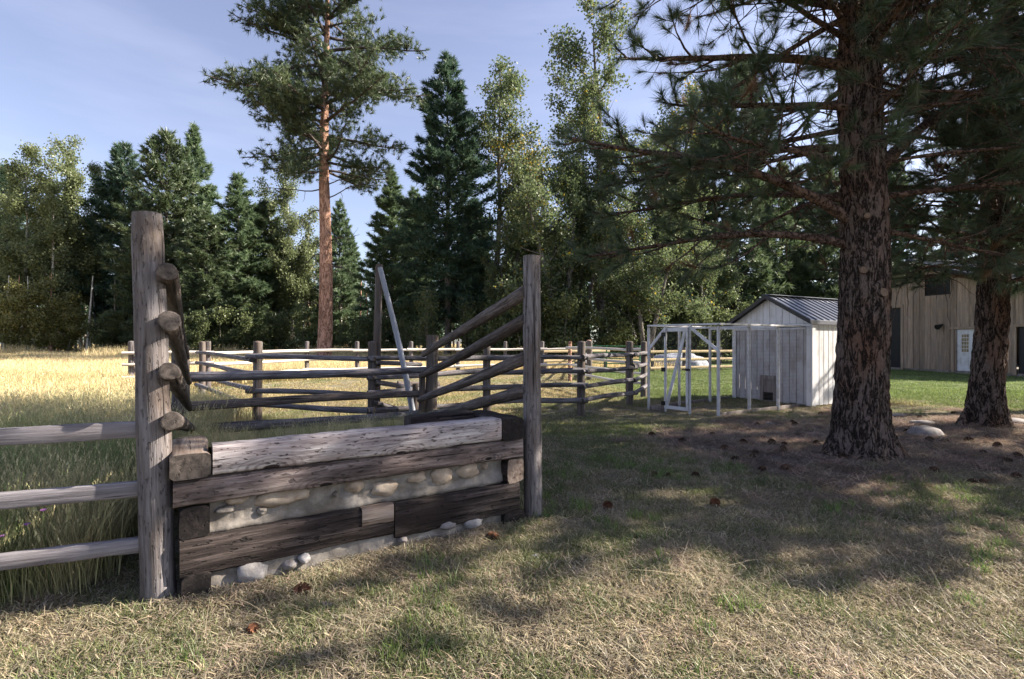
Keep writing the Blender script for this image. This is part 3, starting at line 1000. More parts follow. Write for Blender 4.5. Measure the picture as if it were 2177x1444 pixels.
# 12 planks of the front, 14 of the side
for k in range(12):
    x0 = CW * k / 12 + 0.004
    bevel_box('plank', coop, x0, CW * (k + 1) / 12 - 0.004, -0.03 - 0.002 * (k % 3), 0.0, 0.03 + 0.012 * (k * 7 % 3), 1.84, M['offwhite'], 0.006)
for k in range(12):
    x0 = CW * k / 12
    x1 = CW * (k + 1) / 12
    zt = 2.0 + 0.60 * (1 - abs((x0 + x1) / 2 - CW / 2) / (CW / 2)) - 0.03
    z0 = 1.93
    if zt - z0 > 0.05:
        g = Geo()
        za = 2.0 + 0.60 * (1 - abs(x0 + 0.004 - CW / 2) / (CW / 2)) - 0.02
        zb = 2.0 + 0.60 * (1 - abs(x1 - 0.004 - CW / 2) / (CW / 2)) - 0.02
        vs_ = [(0.004, 0, 0), (x1 - x0 - 0.004, 0, 0), (x1 - x0 - 0.004, 0, zb - z0), (0.004, 0, za - z0)]
        vs_ = vs_ + [(a, -0.03, c) for a, b, c in vs_]
        g.add(vs_, [(3, 2, 1, 0), (4, 5, 6, 7), (0, 1, 5, 4), (1, 2, 6, 5), (2, 3, 7, 6), (3, 0, 4, 7)], smooth=False)
        part('gable_plank', g.mesh('gable_plank', M['white']), coop, (x0, 0.0, z0))
bevel_box('gable_trim', coop, -0.02, CW + 0.02, -0.02, 0.018, 1.862, 1.925, M['white'], 0.004)
bevel_box('top_track', coop, 0.10, CW - 0.02, 0.0045, 0.035, 1.79, 1.835, M['white'], 0.004)
for nm_, x0 in (('corner_trim', -0.025), ('corner_trim', CW - 0.085)):
    bevel_box(nm_, coop, x0, x0 + 0.11, 0.0035, 0.03, 0.02, 1.86, M['white'], 0.004)
bevel_box('corner_trim', coop, -0.055, -0.026, -0.10, 0.03, 0.02, 1.99, M['white'], 0.004)
for k in range(14):
    y1 = -0.10 - (CD - 0.1) * k / 14
    y0 = -0.10 - (CD - 0.1) * (k + 1) / 14
    bevel_box('side_plank', coop, -0.024, 0.004, y0 + 0.006, y1 - 0.006, 0.03, 1.99, M['white'], 0.007)
bevel_box('back_wall', coop, 0.03, CW - 0.03, -CD - 0.03, -CD, 0.03, 2.0, M['white'])
bevel_box('far_wall', coop, CW - 0.03, CW, -CD, -0.035, 0.03, 1.99, M['offwhite'])
g = Geo()
box_geo(g, 0.03, CW - 0.04, -CD + 0.01, -0.05, 0.02, 0.10)
part('floor', g.mesh('floor', M['greywood']), coop)
# roof: two sheets with standing ribs, dark barge boards, grey drip edge
slope = math.atan2(0.60, CW / 2)
OV, FO = 0.085, 0.16
EZ = 2.0 - OV * math.tan(slope) + 0.045
for sgn in (0, 1):
    g = Geo()
    xe, xm = (-OV, CW / 2) if sgn == 0 else (CW + OV, CW / 2)
    zr = 2.645
    y0, y1 = FO, -CD - FO
    vs_ = [(xe, y0, EZ), (xm, y0, zr), (xm, y1, zr), (xe, y1, EZ)]
    vs_ += [(a, b, c - 0.012) for a, b, c in vs_]
    f_ = [(0, 1, 2, 3), (7, 6, 5, 4), (0, 4, 5, 1), (1, 5, 6, 2), (2, 6, 7, 3), (3, 7, 4, 0)]
    if sgn:
        f_ = [x[::-1] for x in f_]
    g.add(vs_, f_, smooth=False)
    rf = part('roof', g.mesh('roof', M['roof']), coop)
    nrib = 13
    g = Geo()
    for k in range(nrib):
        y = y0 - 0.02 - (y0 - y1 - 0.04) * k / (nrib - 1)
        a = np.array([xe, y, EZ + 0.001])
        b = np.array([xm, y, zr + 0.001])
        w = np.array([0, 0.022, 0])
        w2 = np.array([0, 0.009, 0])
        up = np.array([0, 0, 0.026])
        vs_ = np.array([a - w, a + w, b + w, b - w, a - w2 + up, a + w2 + up, b + w2 + up, b - w2 + up])
        f_ = [(4, 5, 6, 7), (0, 1, 5, 4), (1, 2, 6, 5), (2, 3, 7, 6), (3, 0, 4, 7)]
        g.add(vs_, f_, smooth=False)
    part('rib', g.mesh('rib', M['roof']), rf)
    # barge board along the front edge
    for yb in (FO + 0.004, -CD - FO - 0.022):
        g = Geo()
        vs_ = [(xe, 0, EZ - 0.085), (xm, 0, zr - 0.085), (xm, 0, zr + 0.012), (xe, 0, EZ + 0.012)]
        vs_ = vs_ + [(a, 0.018, c) for a, b, c in vs_]
        f_ = [(3, 2, 1, 0), (4, 5, 6, 7), (0, 1, 5, 4), (1, 2, 6, 5), (2, 3, 7, 6), (3, 0, 4, 7)]
        g.add(vs_, f_, smooth=False)
        part('barge_board', g.mesh('barge_board', M['fascia']), coop, (0, yb, 0))
    xo = xe - 0.016 if sgn == 0 else xe + 0.002
    bevel_box('drip_edge', coop, xo, xo + 0.014, y1, y0, EZ - 0.095, EZ - 0.004, M['gutter'], 0.003)
    # soffit
    xa, xb = (xe + 0.003, 0.0) if sgn == 0 else (CW + 0.003, xe - 0.003)
    bevel_box('soffit', coop, xa, xb, y1 + 0.03, y0 - 0.03, EZ - 0.06, EZ - 0.05, M['fascia'], 0.002)
bevel_box('ridge_cap', coop, CW / 2 - 0.10, CW / 2 + 0.10, -CD - FO, FO, 2.646, 2.662, M['roof'], 0.005)
# pop door: grey frame, sliding hatch half up, shade of the hole painted as a black sheet
pd = part('pop_door', Geo().mesh('pop_door', M['greywood']), coop, (0, 0, 0))
g = Geo()
for (x0, x1, z0, z1) in ((0.862, 0.912, 0.04, 0.672), (1.175, 1.267, 0.03, 0.672), (0.913, 1.174, 0.585, 0.672), (0.913, 1.174, 0.03, 0.055)):
    box_geo(g, x0, x1, 0.0045, 0.032, z0, z1)
pd.data = g.mesh('pop_door', M['greywood'])
bevel_box('hatch', pd, 0.914, 1.173, 0.006, 0.024, 0.258, 0.582, M['greywood'], 0.004)
bevel_box('opening_shade', pd, 0.914, 1.173, 0.0045, 0.0085, 0.058, 0.256, M['hole_shade'], 0.001)

# ------------------------------------------------------------------ the wire run in front of the coop
RB = (4.14, 10.27, 0)
run = thing('chicken_run', 'open white lumber frame with chicken wire and a braced door in front of the coop', 'enclosure', RB)
c1, c2, dr, dl = Vector((4.14, 10.27, 0)), Vector((3.07, 11.50, 0)), Vector((3.71, 10.70, 0)), Vector((3.35, 11.18, 0))
p2, p3, pe = Vector((5.03, 10.86, 0)), Vector((5.90, 11.36, 0)), Vector((6.66, 11.83, 0))
f1, f2, fe = Vector((3.92, 12.0, 0)), Vector((4.93, 12.75, 0)), Vector((5.70, 13.45, 0))
HT = 1.86
for p in (c1, c2, dr, dl, p2, p3, f1, f2):
    stick_box('post', run, p + Vector((0, 0, -0.05)), p + Vector((0, 0, HT - 0.04)), 0.085, 0.04, M['white'], RB)
for k, (a, b) in enumerate([(c1, c2), (c1, pe), (c2, fe), (f1, p2), (f2, p3)]):
    z = HT + (0.0 if k < 2 else -0.042 if k > 2 else 0.002)
    stick_box('top_rail', run, a + Vector((0, 0, z)), b + Vector((0, 0, z)), 0.085, 0.04, M['white'], RB)
for a, b in ((c2, dl), (c1, pe), (c2, fe)):
    stick_box('sill_board', run, a + Vector((0, 0, 0.03)), b + Vector((0, 0, 0.03)), 0.04, 0.09, M['greywood'], RB)
stick_box('brace', run, c2 + Vector((0, 0, 1.33)), dl + Vector((0, 0, 1.80)), 0.04, 0.06, M['white'], RB)
stick_box('brace', run, dr + Vector((0, 0, 1.82)), c1 + Vector((0, 0, 1.32)), 0.04, 0.06, M['white'], RB)
door = part('door', Geo().mesh('door', M['white']), run)
o_ = Vector(RB)
n_ = Vector((-0.75, -0.66, 0)) * 0.05
da, db_ = dl + n_, dr + n_
dd = (db_ - da).normalized()
g = Geo()
door.data = beam_geo((db_ - da).length - 0.1, 0.04, 0.085, 2, 0, 0.004, 1).mesh('door', [M['white'], M['white']])
door.location = da + dd * 0.05 + Vector((0, 0, 1.72)) - o_
door.rotation_euler = (0, 0, math.atan2(dd.y, dd.x))


def in_door(name, p, q, w, t, mat):
    o = stick_box(name, run, p, q, w, t, mat, RB)
    mw = Matrix.Translation(door.location) @ Euler((0, 0, math.atan2(dd.y, dd.x))).to_matrix().to_4x4()
    ml = Matrix.Translation(o.location) @ o.rotation_quaternion.to_matrix().to_4x4()
    loc, rot, _ = (mw.inverted() @ ml).decompose()
    o.parent = door
    o.location, o.rotation_quaternion = loc, rot
    return o


in_door('stile', da + dd * 0.03 + Vector((0, 0, 0.06)), da + dd * 0.03 + Vector((0, 0, 1.80)), 0.07, 0.035, M['white'])
in_door('stile', db_ - dd * 0.03 + Vector((0, 0, 0.06)), db_ - dd * 0.03 + Vector((0, 0, 1.80)), 0.07, 0.035, M['white'])
in_door('bottom_rail', da + dd * 0.05 + Vector((0, 0, 0.09)), db_ - dd * 0.05 + Vector((0, 0, 0.09)), 0.035, 0.07, M['white'])
in_door('diagonal', da + dd * 0.07 + Vector((0, 0, 0.12)), db_ - dd * 0.08 + Vector((0, 0, 1.72)), 0.03, 0.075, M['white'])
for z in (0.17, 0.90, 1.66):
    in_door('hinge', da - dd * 0.05 + n_ * 0.7 + Vector((0, 0, z)), da + dd * 0.05 + n_ * 0.7 + Vector((0, 0, z)), 0.012, 0.09, M['black'])
in_door('latch', db_ - dd * 0.04 + n_ * 0.7 + Vector((0, 0, 0.92)), db_ + dd * 0.06 + n_ * 0.7 + Vector((0, 0, 0.92)), 0.02, 0.05, M['black'])
# chicken wire: twisted hexagons, real wires
g = Geo()


def wires(p, q, z0, z1, step=0.055):
    d = (q - p)
    L = d.length
    d = d.normalized()
    up = Vector((0, 0, 1))
    nrm = d.cross(up)
    w = 0.0011
    cols = int(L / step)
    rows = int((z1 - z0) / (step * 1.5))
    V, Fc = [], []

    def seg(a, b):
        t = (b - a).normalized()
        s1 = t.cross(nrm) * w
        s2 = nrm * w
        i = len(V)
        V.extend([a + s1, a - s1 * 0.5 + s2, a - s1 * 0.5 - s2, b + s1, b - s1 * 0.5 + s2, b - s1 * 0.5 - s2])
        Fc.extend([(i, i + 1, i + 4, i + 3), (i + 1, i + 2, i + 5, i + 4), (i + 2, i, i + 3, i + 5)])
    for r_ in range(rows):
        for c in range(cols):
            off = 0.5 if r_ % 2 else 0.0
            x = (c + off) * step
            z = z0 + r_ * step * 1.5
            a = p + d * x + up * z
            b = a + up * step * 0.8
            seg(a, b)
            seg(b, b + d * step * 0.5 + up * step * 0.7)
            seg(b, b - d * step * 0.5 + up * step * 0.7)
    g.add([tuple(x - Vector(RB)) for x in V], Fc, smooth=False)


for a, b in ((c1, dr), (dl, c2), (c1, pe), (c2, fe)):
    wires(a, b, 0.08, 1.82)
wires(dl, dr, 0.1, 1.78)
part('chicken_wire', g.mesh('chicken_wire', M['wire']), run)['kind'] = 'stuff'

# ------------------------------------------------------------------ the barn
B0 = Vector((20.8625, 27.2125, 0))
BD = Vector((0.2273, -0.9738, 0))
BAN = math.atan2(BD.y, BD.x)
barn = thing('barn', 'large barn sided with pale vertical boards under a metal gable roof', 'barn', B0, BAN)
APX, APZ, SL = 0.6, 5.62, 0.375
HB = 6.4                                    # half width


def barn_top(x):
    return APZ - abs(x - APX) * SL


xw = APX - HB
k = 0
doors = [(-3.6, -0.155, 0.0, 3.33), (2.50, 3.42, 0.0, 2.10), (5.05, 6.3, 0.0, 2.15), (0.99, 2.36, 3.83, 4.90)]
while xw < APX + HB - 0.05:
    x1 = min(xw + 0.30 + 0.03 * math.sin(k * 5.1), APX + HB)
    xm = (xw + x1) / 2
    pieces = [(0.12, None)]
    segs = []
    cuts = sorted([(z0, z1) for (a, b, z0, z1) in doors if a - 0.02 < xm < b + 0.02])
    z = 0.12
    for (z0, z1) in cuts:
        if z0 > z + 0.05:
            segs.append((z, z0))
        z = z1
    segs.append((z, None))
    for (z0, z1) in segs:
        g = Geo()
        za = (barn_top(xw + 0.006) if z1 is None else z1) - z0
        zb = (barn_top(x1 - 0.006) if z1 is None else z1) - z0
        if min(za, zb) < 0.1:
            continue
        w = x1 - xw
        vs_ = [(0.006, 0, 0), (w - 0.006, 0, 0), (w - 0.006, 0, zb), (0.006, 0, za)]
        dep = -0.03 - 0.006 * (k % 3)
        vs_ = [(a, dep, c) for a, b, c in vs_] + [(a, 0.0, c) for a, b, c in vs_]
        g.add(vs_, [(0, 1, 2, 3), (7, 6, 5, 4), (4, 5, 1, 0), (5, 6, 2, 1), (6, 7, 3, 2), (7, 4, 0, 3)], smooth=False)
        part('plank', g.mesh('plank', M['barnwood']), barn, (xw, 0, z0))
    if k % 1 == 0 and not cuts:
        zt = barn_top(x1) - 0.15
        bevel_box('batten', barn, x1 - 0.025, x1 + 0.025, -0.07, -0.047, 0.12, zt, M['barnwood'], 0.005)
    xw = x1
    k += 1
g = Geo()
box_geo(g, APX - HB + 0.05, APX + HB - 0.05, -0.01, 12.0, -0.1, 0.118)
part('foundation', g.mesh('foundation', M['concrete']), barn)
g = Geo()
box_geo(g, APX - HB, APX - HB + 0.1, 0.01, 12.0, 0.12, barn_top(APX - HB))
box_geo(g, APX + HB - 0.1, APX + HB, 0.01, 12.0, 0.12, barn_top(APX + HB))
box_geo(g, APX - HB + 0.11, APX + HB - 0.11, 11.9, 12.0, 0.12, barn_top(APX + HB))
part('side_wall', g.mesh('side_wall', M['barnwood']), barn)
for sgn in (-1, 1):
    g = Geo()
    xe = APX + sgn * (HB + 0.45)
    ze = barn_top(xe) + 0.12
    zr = APZ + 0.12
    y0, y1 = -0.5, 12.4
    vs_ = [(xe, y0, ze), (APX, y0, zr), (APX, y1, zr), (xe, y1, ze)]
    vs_ += [(a, b, c - 0.03) for a, b, c in vs_]
    f_ = [(0, 1, 2, 3), (7, 6, 5, 4), (0, 4, 5, 1), (1, 5, 6, 2), (2, 6, 7, 3), (3, 7, 4, 0)]
    g.add(vs_, f_ if sgn < 0 else [x[::-1] for x in f_], smooth=False)
    rf = part('roof', g.mesh('roof', M['roof']), barn)
    g = Geo()
    for i in range(30):
        y = y0 + 0.02 + (y1 - y0 - 0.04) * i / 29
        a, b = np.array([xe, y, ze + 0.002]), np.array([APX, y, zr + 0.002])
        w, w2, up = np.array([0, 0.03, 0]), np.array([0, 0.012, 0]), np.array([0, 0, 0.035])
        g.add(np.array([a - w, a + w, b + w, b - w, a - w2 + up, a + w2 + up, b + w2 + up, b - w2 + up]), [(4, 5, 6, 7), (0, 1, 5, 4), (1, 2, 6, 5), (2, 3, 7, 6), (3, 0, 4, 7)], smooth=False)
    part('rib', g.mesh('rib', M['roof']), rf)
    g = Geo()
    vs_ = [(xe, -0.524, ze - 0.22), (APX, -0.524, zr - 0.22), (APX, -0.524, zr + 0.015), (xe, -0.524, ze + 0.015)]
    vs_ += [(a, -0.503, c) for a, b, c in vs_]
    g.add(vs_, [(0, 1, 2, 3), (7, 6, 5, 4), (4, 5, 1, 0), (5, 6, 2, 1), (6, 7, 3, 2), (7, 4, 0, 3)], smooth=False)
    part('barge_board', g.mesh('barge_board', M['fascia']), barn)
bevel_box('ridge_cap', barn, APX - 0.2, APX + 0.2, -0.5, 12.4, APZ + 0.125, APZ + 0.15, M['roof'])
gd = bevel_box('overhead_door', barn, -3.6, -0.16, 0.02, 0.07, 0.02, 3.32, M['darkdoor'])
for i in range(1, 6):
    bevel_box('panel', gd, 0.03, 3.40, -0.012, -0.001, 0.55 * i - 0.53, 0.55 * i - 0.03, M['darkdoor'], 0.006)
bevel_box('door_trim', barn, -0.15, -0.02, -0.09, -0.046, 0.02, 3.36, M['barnwood'])
bevel_box('door_trim', barn, -3.75, -0.02, -0.093, -0.046, 3.365, 3.50, M['barnwood'])
wd = bevel_box('entry_door', barn, 2.52, 3.40, 0.0, 0.04, 0.06, 2.09, M['white'], label='white entry door with a nine pane window')
wf = bevel_box('door_window', wd, 0.27, 0.63, -0.012, -0.001, 0.93, 1.83, M['white'])
for i in range(3):
    for j in range(5):
        bevel_box('pane', wf, 0.025 + 0.107 * i, 0.118 + 0.107 * i, -0.006, -0.001, 0.03 + 0.172 * j, 0.175 + 0.172 * j, M['dimwindow'], 0.002)
pole('handle', wd, (0.07, -0.06, 0.95), (0.07, -0.001, 0.95), 0.03, 0.02, [M['black'], M['black']], 1, 0, seg=2)
bevel_box('door_trim', barn, 2.38, 2.50, -0.085, -0.046, 0.05, 2.10, M['barnwood'])
bevel_box('door_trim', barn, 2.30, 3.60, -0.088, -0.046, 2.11, 2.22, M['barnwood'])
bevel_box('side_door', barn, 5.06, 6.29, 0.05, 0.09, 0.03, 2.14, M['darkdoor'], label='dark side door')
bevel_box('door_trim', barn, 4.92, 5.05, -0.085, -0.046, 0.05, 2.15, M['barnwood'])
bevel_box('door_trim', barn, 4.85, 6.4, -0.088, -0.046, 2.16, 2.27, M['barnwood'])
hw = bevel_box('loft_window', barn, 1.0, 2.35, 0.0, 0.05, 3.84, 4.89, M['black'])
bevel_box('pane', hw, 0.07, 0.66, -0.004, -0.001, 0.07, 0.98, M['glass'], 0.002)
bevel_box('pane', hw, 0.70, 1.28, -0.004, -0.001, 0.07, 0.98, M['glass'], 0.002)
lampw = pole('wall_lamp', barn, (1.98, -0.047, 2.36), (1.98, -0.40, 2.22), 0.03, 0.14, [M['black'], M['black']], 3, 0, seg=4, label='small black gooseneck lamp over the wall')


# ------------------------------------------------------------------ trees
def tube(g, pts, rad, n=6, mat=0, tint=0.5):
    pts = np.asarray(pts, float)
    rad = np.asarray(rad, float)
    k = len(pts)
    t = np.gradient(pts, axis=0)
    t /= np.linalg.norm(t, axis=1)[:, None] + 1e-9
    ref = np.array([0, 0, 1.0]) if abs(t[0][2]) < 0.9 else np.array([1.0, 0, 0])
    a = np.cross(t, ref)
    a /= np.linalg.norm(a, axis=1)[:, None] + 1e-9
    b = np.cross(t, a)
    ang = np.arange(n) * 2 * math.pi / n
    v = pts[:, None, :] + rad[:, None, None] * (np.cos(ang)[None, :, None] * a[:, None, :] + np.sin(ang)[None, :, None] * b[:, None, :])
    i, j = np.meshgrid(np.arange(k - 1), np.arange(n), indexing='ij')
    j2 = (j + 1) % n
    q = np.stack([i * n + j, i * n + j2, (i + 1) * n + j2, (i + 1) * n + j], -1).reshape(-1, 4)
    g.add(v.reshape(-1, 3), q, mat, tint)


def unit(v):
    return v / (np.linalg.norm(v) + 1e-9)


def limb_path(base, d, L, seg, rs, droop=0.0, curl=0.0, wob=0.12):
    """droop pulls the direction down along the limb, curl lifts the tip"""
    p, d = np.array(base, float), unit(np.array(d, float))
    out = [p.copy()]
    st = L / seg
    for i in range(seg):
        f = (i + 1) / seg
        d = d + rs.normal(0, wob, 3) * st / max(L, 0.3) * 3 + np.array([0, 0, -droop * (1 - f) + curl * f]) * (1.0 / seg)
        d = unit(d)
        p = p + d * st
        out.append(p.copy())
    return np.array(out)


def tuft_templates(n_needles, length, width, count, seed, spread=1.15):
    """needle brushes pointing along +X: one thin triangle a needle"""
    rs = np.random.default_rng(seed)
    T = []
    for _ in range(count):
        th = rs.uniform(0, 2 * math.pi, n_needles)
        el = np.abs(rs.normal(0, spread * 0.55, n_needles)).clip(0, 2.2)
        d = np.stack([np.cos(el), np.sin(el) * np.cos(th), np.sin(el) * np.sin(th)], 1)
        L = length * rs.uniform(0.65, 1.1, n_needles)
        root = np.stack([-rs.uniform(0, 0.55, n_needles) * length, np.zeros(n_needles), np.zeros(n_needles)], 1)
        s = np.cross(d, rs.normal(0, 1, (n_needles, 3)))
        s /= np.linalg.norm(s, axis=1)[:, None]
        tip = root + d * L[:, None]
        tip[:, 2] -= 0.12 * L
        tri = np.stack([root + s * width / 2, root - s * width / 2, tip], 1)
        T.append(tri)
    return np.array(T)                     # count, n, 3, 3


def place_tufts(g, pos, dirs, T, rs, mat=0, scale=(0.8, 1.2), tint=None):
    pos, dirs = np.asarray(pos, float), np.asarray(dirs, float)
    k = len(pos)
    if k == 0:
        return
    X = dirs / (np.linalg.norm(dirs, axis=1)[:, None] + 1e-9)
    r = rs.normal(0, 1, (k, 3))
    Y = np.cross(X, r)
    Y /= np.linalg.norm(Y, axis=1)[:, None] + 1e-9
    Z = np.cross(X, Y)
    Mx = np.stack([X, Y, Z], 1) * rs.uniform(scale[0], scale[1], k)[:, None, None]
    pick = rs.integers(0, len(T), k)
    v = np.einsum('knvc,kcd->knvd', T[pick], Mx) + pos[:, None, None, :]
    n = v.shape[1]
    if tint is None:
        tint = rs.beta(2, 2.2, k)
    tt = np.repeat(np.clip(tint, 0, 1), n * 3)
    g.add(v.reshape(-1, 3), np.arange(k * n * 3).reshape(-1, 3), mat, tt, smooth=False)


def grow_pine_limb(gw, pos, dirs, base, d, L, r0, rs, droop=0.35, curl=0.35, bare=0.35, dens=1.0, twigs=True, wob=0.12):
    """one ponderosa limb with side shoots; appends tuft places to pos and dirs"""
    main = limb_path(base, d, L, 12, rs, droop, curl, wob)
    rad = np.linspace(r0, r0 * 0.22, len(main)) * (1 + rs.normal(0, 0.05, len(main)))
    tube(gw, main, rad, 7)
    ns = max(4, int(L * 4.9 * dens))
    for i in range(ns):
        t = bare + (1 - bare) * (i + rs.random()) / ns
        k = min(int(t * 12), 11)
        p = main[k] + (main[k + 1] - main[k]) * (t * 12 - k)
        ax = unit(main[k + 1] - main[k])
        side = unit(np.cross(ax, [0, 0, 1])) * rs.choice([-1, 1])
        dv = ax * rs.uniform(0.4, 1.0) + side * rs.uniform(0.4, 1.0) + np.array([0, 0, rs.uniform(-0.45, 0.35)])
        l2 = (0.30 + 0.42 * L * (1 - t) * rs.uniform(0.5, 1.1)) * rs.uniform(0.7, 1.1)
        sub = limb_path(p, dv, l2, 6, rs, 0.5, 0.7, 0.18)
        tube(gw, sub, np.linspace(max(r0 * 0.28, 0.006), 0.0045, 7), 4)
        nt = max(1, int(l2 * 4.2 * dens + rs.random()))
        for j in range(nt):
            u = 0.45 + 0.55 * (j + rs.random()) / nt
            kk = min(int(u * 6), 5)
            pp = sub[kk] + (sub[kk + 1] - sub[kk]) * (u * 6 - kk)
            av = unit(sub[kk + 1] - sub[kk])
            dv2 = unit(av * 0.8 + rs.normal(0, 0.6, 3))
            l3 = rs.uniform(0.10, 0.30)
            tw = limb_path(pp, dv2, l3, 4, rs, 0.3, 0.6, 0.2)
            tube(gw, tw, np.linspace(0.006, 0.004, 5), 3)
            pos.append(tw[-1])
            dirs.append(unit(tw[-1] - tw[-2]))
        pos.append(sub[-1])
        dirs.append(unit(sub[-1] - sub[-2]))
    pos.append(main[-1])
    dirs.append(unit(main[-1] - main[-2]))
    if twigs:                              # dead bare shoots hanging from the inner limb
        for i in range(int(L * 4)):
            t = rs.uniform(0.08, 0.75)
            k = min(int(t * 12), 11)
            dv = rs.normal(0, 0.7, 3) + np.array([0, 0, -0.4])
            tw = limb_path(main[k], dv, rs.uniform(0.25, 0.95), 7, rs, 0.8, 0.4, 0.45)
            tube(gw, tw, np.linspace(0.0085, 0.003, 8), 3)


def trunk_geo(g, path, rad, sides=28, flare=0.0, amp=0.02, seed=0, plates=7.0):
    """tapering trunk with bark plates in relief"""
    path, rad = np.asarray(path, float), np.asarray(rad, float)
    k = len(path)
    off = Vector((seed * 3.1, seed * 1.7, 0))
    v, tt = [], []
    for i in range(k):
        for j in range(sides):
            a = 2 * math.pi * j / sides
            r = rad[i]
            z = path[i][2]
            if flare:
                r *= 1 + flare * math.exp(-max(z, 0) / 0.28) * (1 + 0.35 * math.sin(a * 5 + seed) + 0.2 * math.sin(a * 3 + seed * 2))
            d = Vector((math.cos(a) * r * plates, math.sin(a) * r * plates, z * plates * 0.3)) + off
            w_ = Vector((mnoise.noise(d * 0.7), mnoise.noise(d * 0.7 + Vector((9, 0, 0))), 0)) * 0.6
            e = min(1.0, abs(mnoise.noise(d + w_)) * 3.2 + abs(mnoise.noise(d * 2.1 + w_)) * 1.2)
            h = e * amp + amp * 0.6 * mnoise.noise(d * 3.3)
            v.append((path[i][0] + math.cos(a) * (r + h - amp * 0.6), path[i][1] + math.sin(a) * (r + h - amp * 0.6), z))
            tt.append(e)
    q = []
    for i in range(k - 1):
        for j in range(sides):
            a, b = i * sides + j, i * sides + (j + 1) % sides
            q.append((a, b, b + sides, a + sides))
    g.add(v, q, 0, np.array(tt))


TN = tuft_templates(95, 0.20, 0.0050, 6, 3)
TN2 = tuft_templates(52, 0.25, 0.012, 5, 4)


def near_pine(name, label, x, y, r_base, limbs, top, seed, upper_from, group, bark_m='bark', crown_r=3.2, lean=(0, 0), amp=0.036, near=True):
    rs = np.random.default_rng(seed)
    t = thing(name, label, 'tree', (x, y, 0), group=group)
    hz = np.concatenate([np.linspace(-0.25, 1.0, 26), np.linspace(1.05, 6.5, 100), np.linspace(6.9, top, 14)]) if near else np.linspace(-0.2, top, 40)
    path = np.stack([lean[0] * hz + 0.02 * np.sin(hz * 1.3 + seed), lean[1] * hz + 0.02 * np.cos(hz * 1.1), hz], 1)
    rad = r_base * (1 - 0.045 * hz.clip(0, 6.5)) * np.where(hz > 6.5, 1 - (hz - 6.5) / (top - 6.4), 1)
    g = Geo()
    trunk_geo(g, path, rad.clip(0.02), 72 if near else 24, 0.62, amp, seed, 9.0)
    part('trunk', g.mesh('trunk', M[bark_m]), t)
    for (h, az, L, el, r0, droop, curl, bare) in limbs:
        rb = r_base * (1 - 0.045 * h) * 0.75
        b = np.array([lean[0] * h + rb * math.cos(R(az)), lean[1] * h + rb * math.sin(R(az)), h])
        d = np.array([math.cos(R(az)) * math.cos(R(el)), math.sin(R(az)) * math.cos(R(el)), math.sin(R(el))])
        gw, pos, dirs = Geo(), [], []
        grow_pine_limb(gw, pos, dirs, b - d * 0.1, d, L, r0, rs, droop, curl, bare * 0.65)
        br = part('branch', gw.mesh('branch', M['limb']), t)
        gn = Geo()
        tint = rs.beta(2, 2.2, len(pos)) * 0.82
        tint[rs.random(len(pos)) < 0.035] = 0.97
        place_tufts(gn, pos, dirs, TN, rs, tint=tint)
        part('needles', gn.mesh('needles', M['needle_near']), br)
    # everything above what the photograph shows
    gw, pos, dirs = Geo(), [], []
    h = upper_from
    while h < top - 0.6:
        f = (h - upper_from) / (top - upper_from)
        for _ in range(4):
            az = rs.uniform(0, 360)
            L = (crown_r * (1 - f) ** 0.8 + 0.5) * rs.uniform(0.7, 1.1)
            d = np.array([math.cos(R(az)), math.sin(R(az)), rs.uniform(-0.1, 0.35)])
            grow_pine_limb(gw, pos, dirs, np.array([lean[0] * h, lean[1] * h, h]), d, L, 0.05, rs, 0.3, 0.4, 0.3, 0.8, twigs=False)
        h += rs.uniform(0.45, 0.75)
    cr_ = part('crown', gw.mesh('crown', M['twig']), t)
    gn = Geo()
    tint = rs.beta(2, 2.2, len(pos)) * 0.82
    place_tufts(gn, pos, dirs, TN2, rs, tint=tint, scale=(0.9, 1.4))
    part('needles', gn.mesh('needles', M['needle_near']), cr_)
    return t


GP = 'pines on the needle strewn ground by the coop'
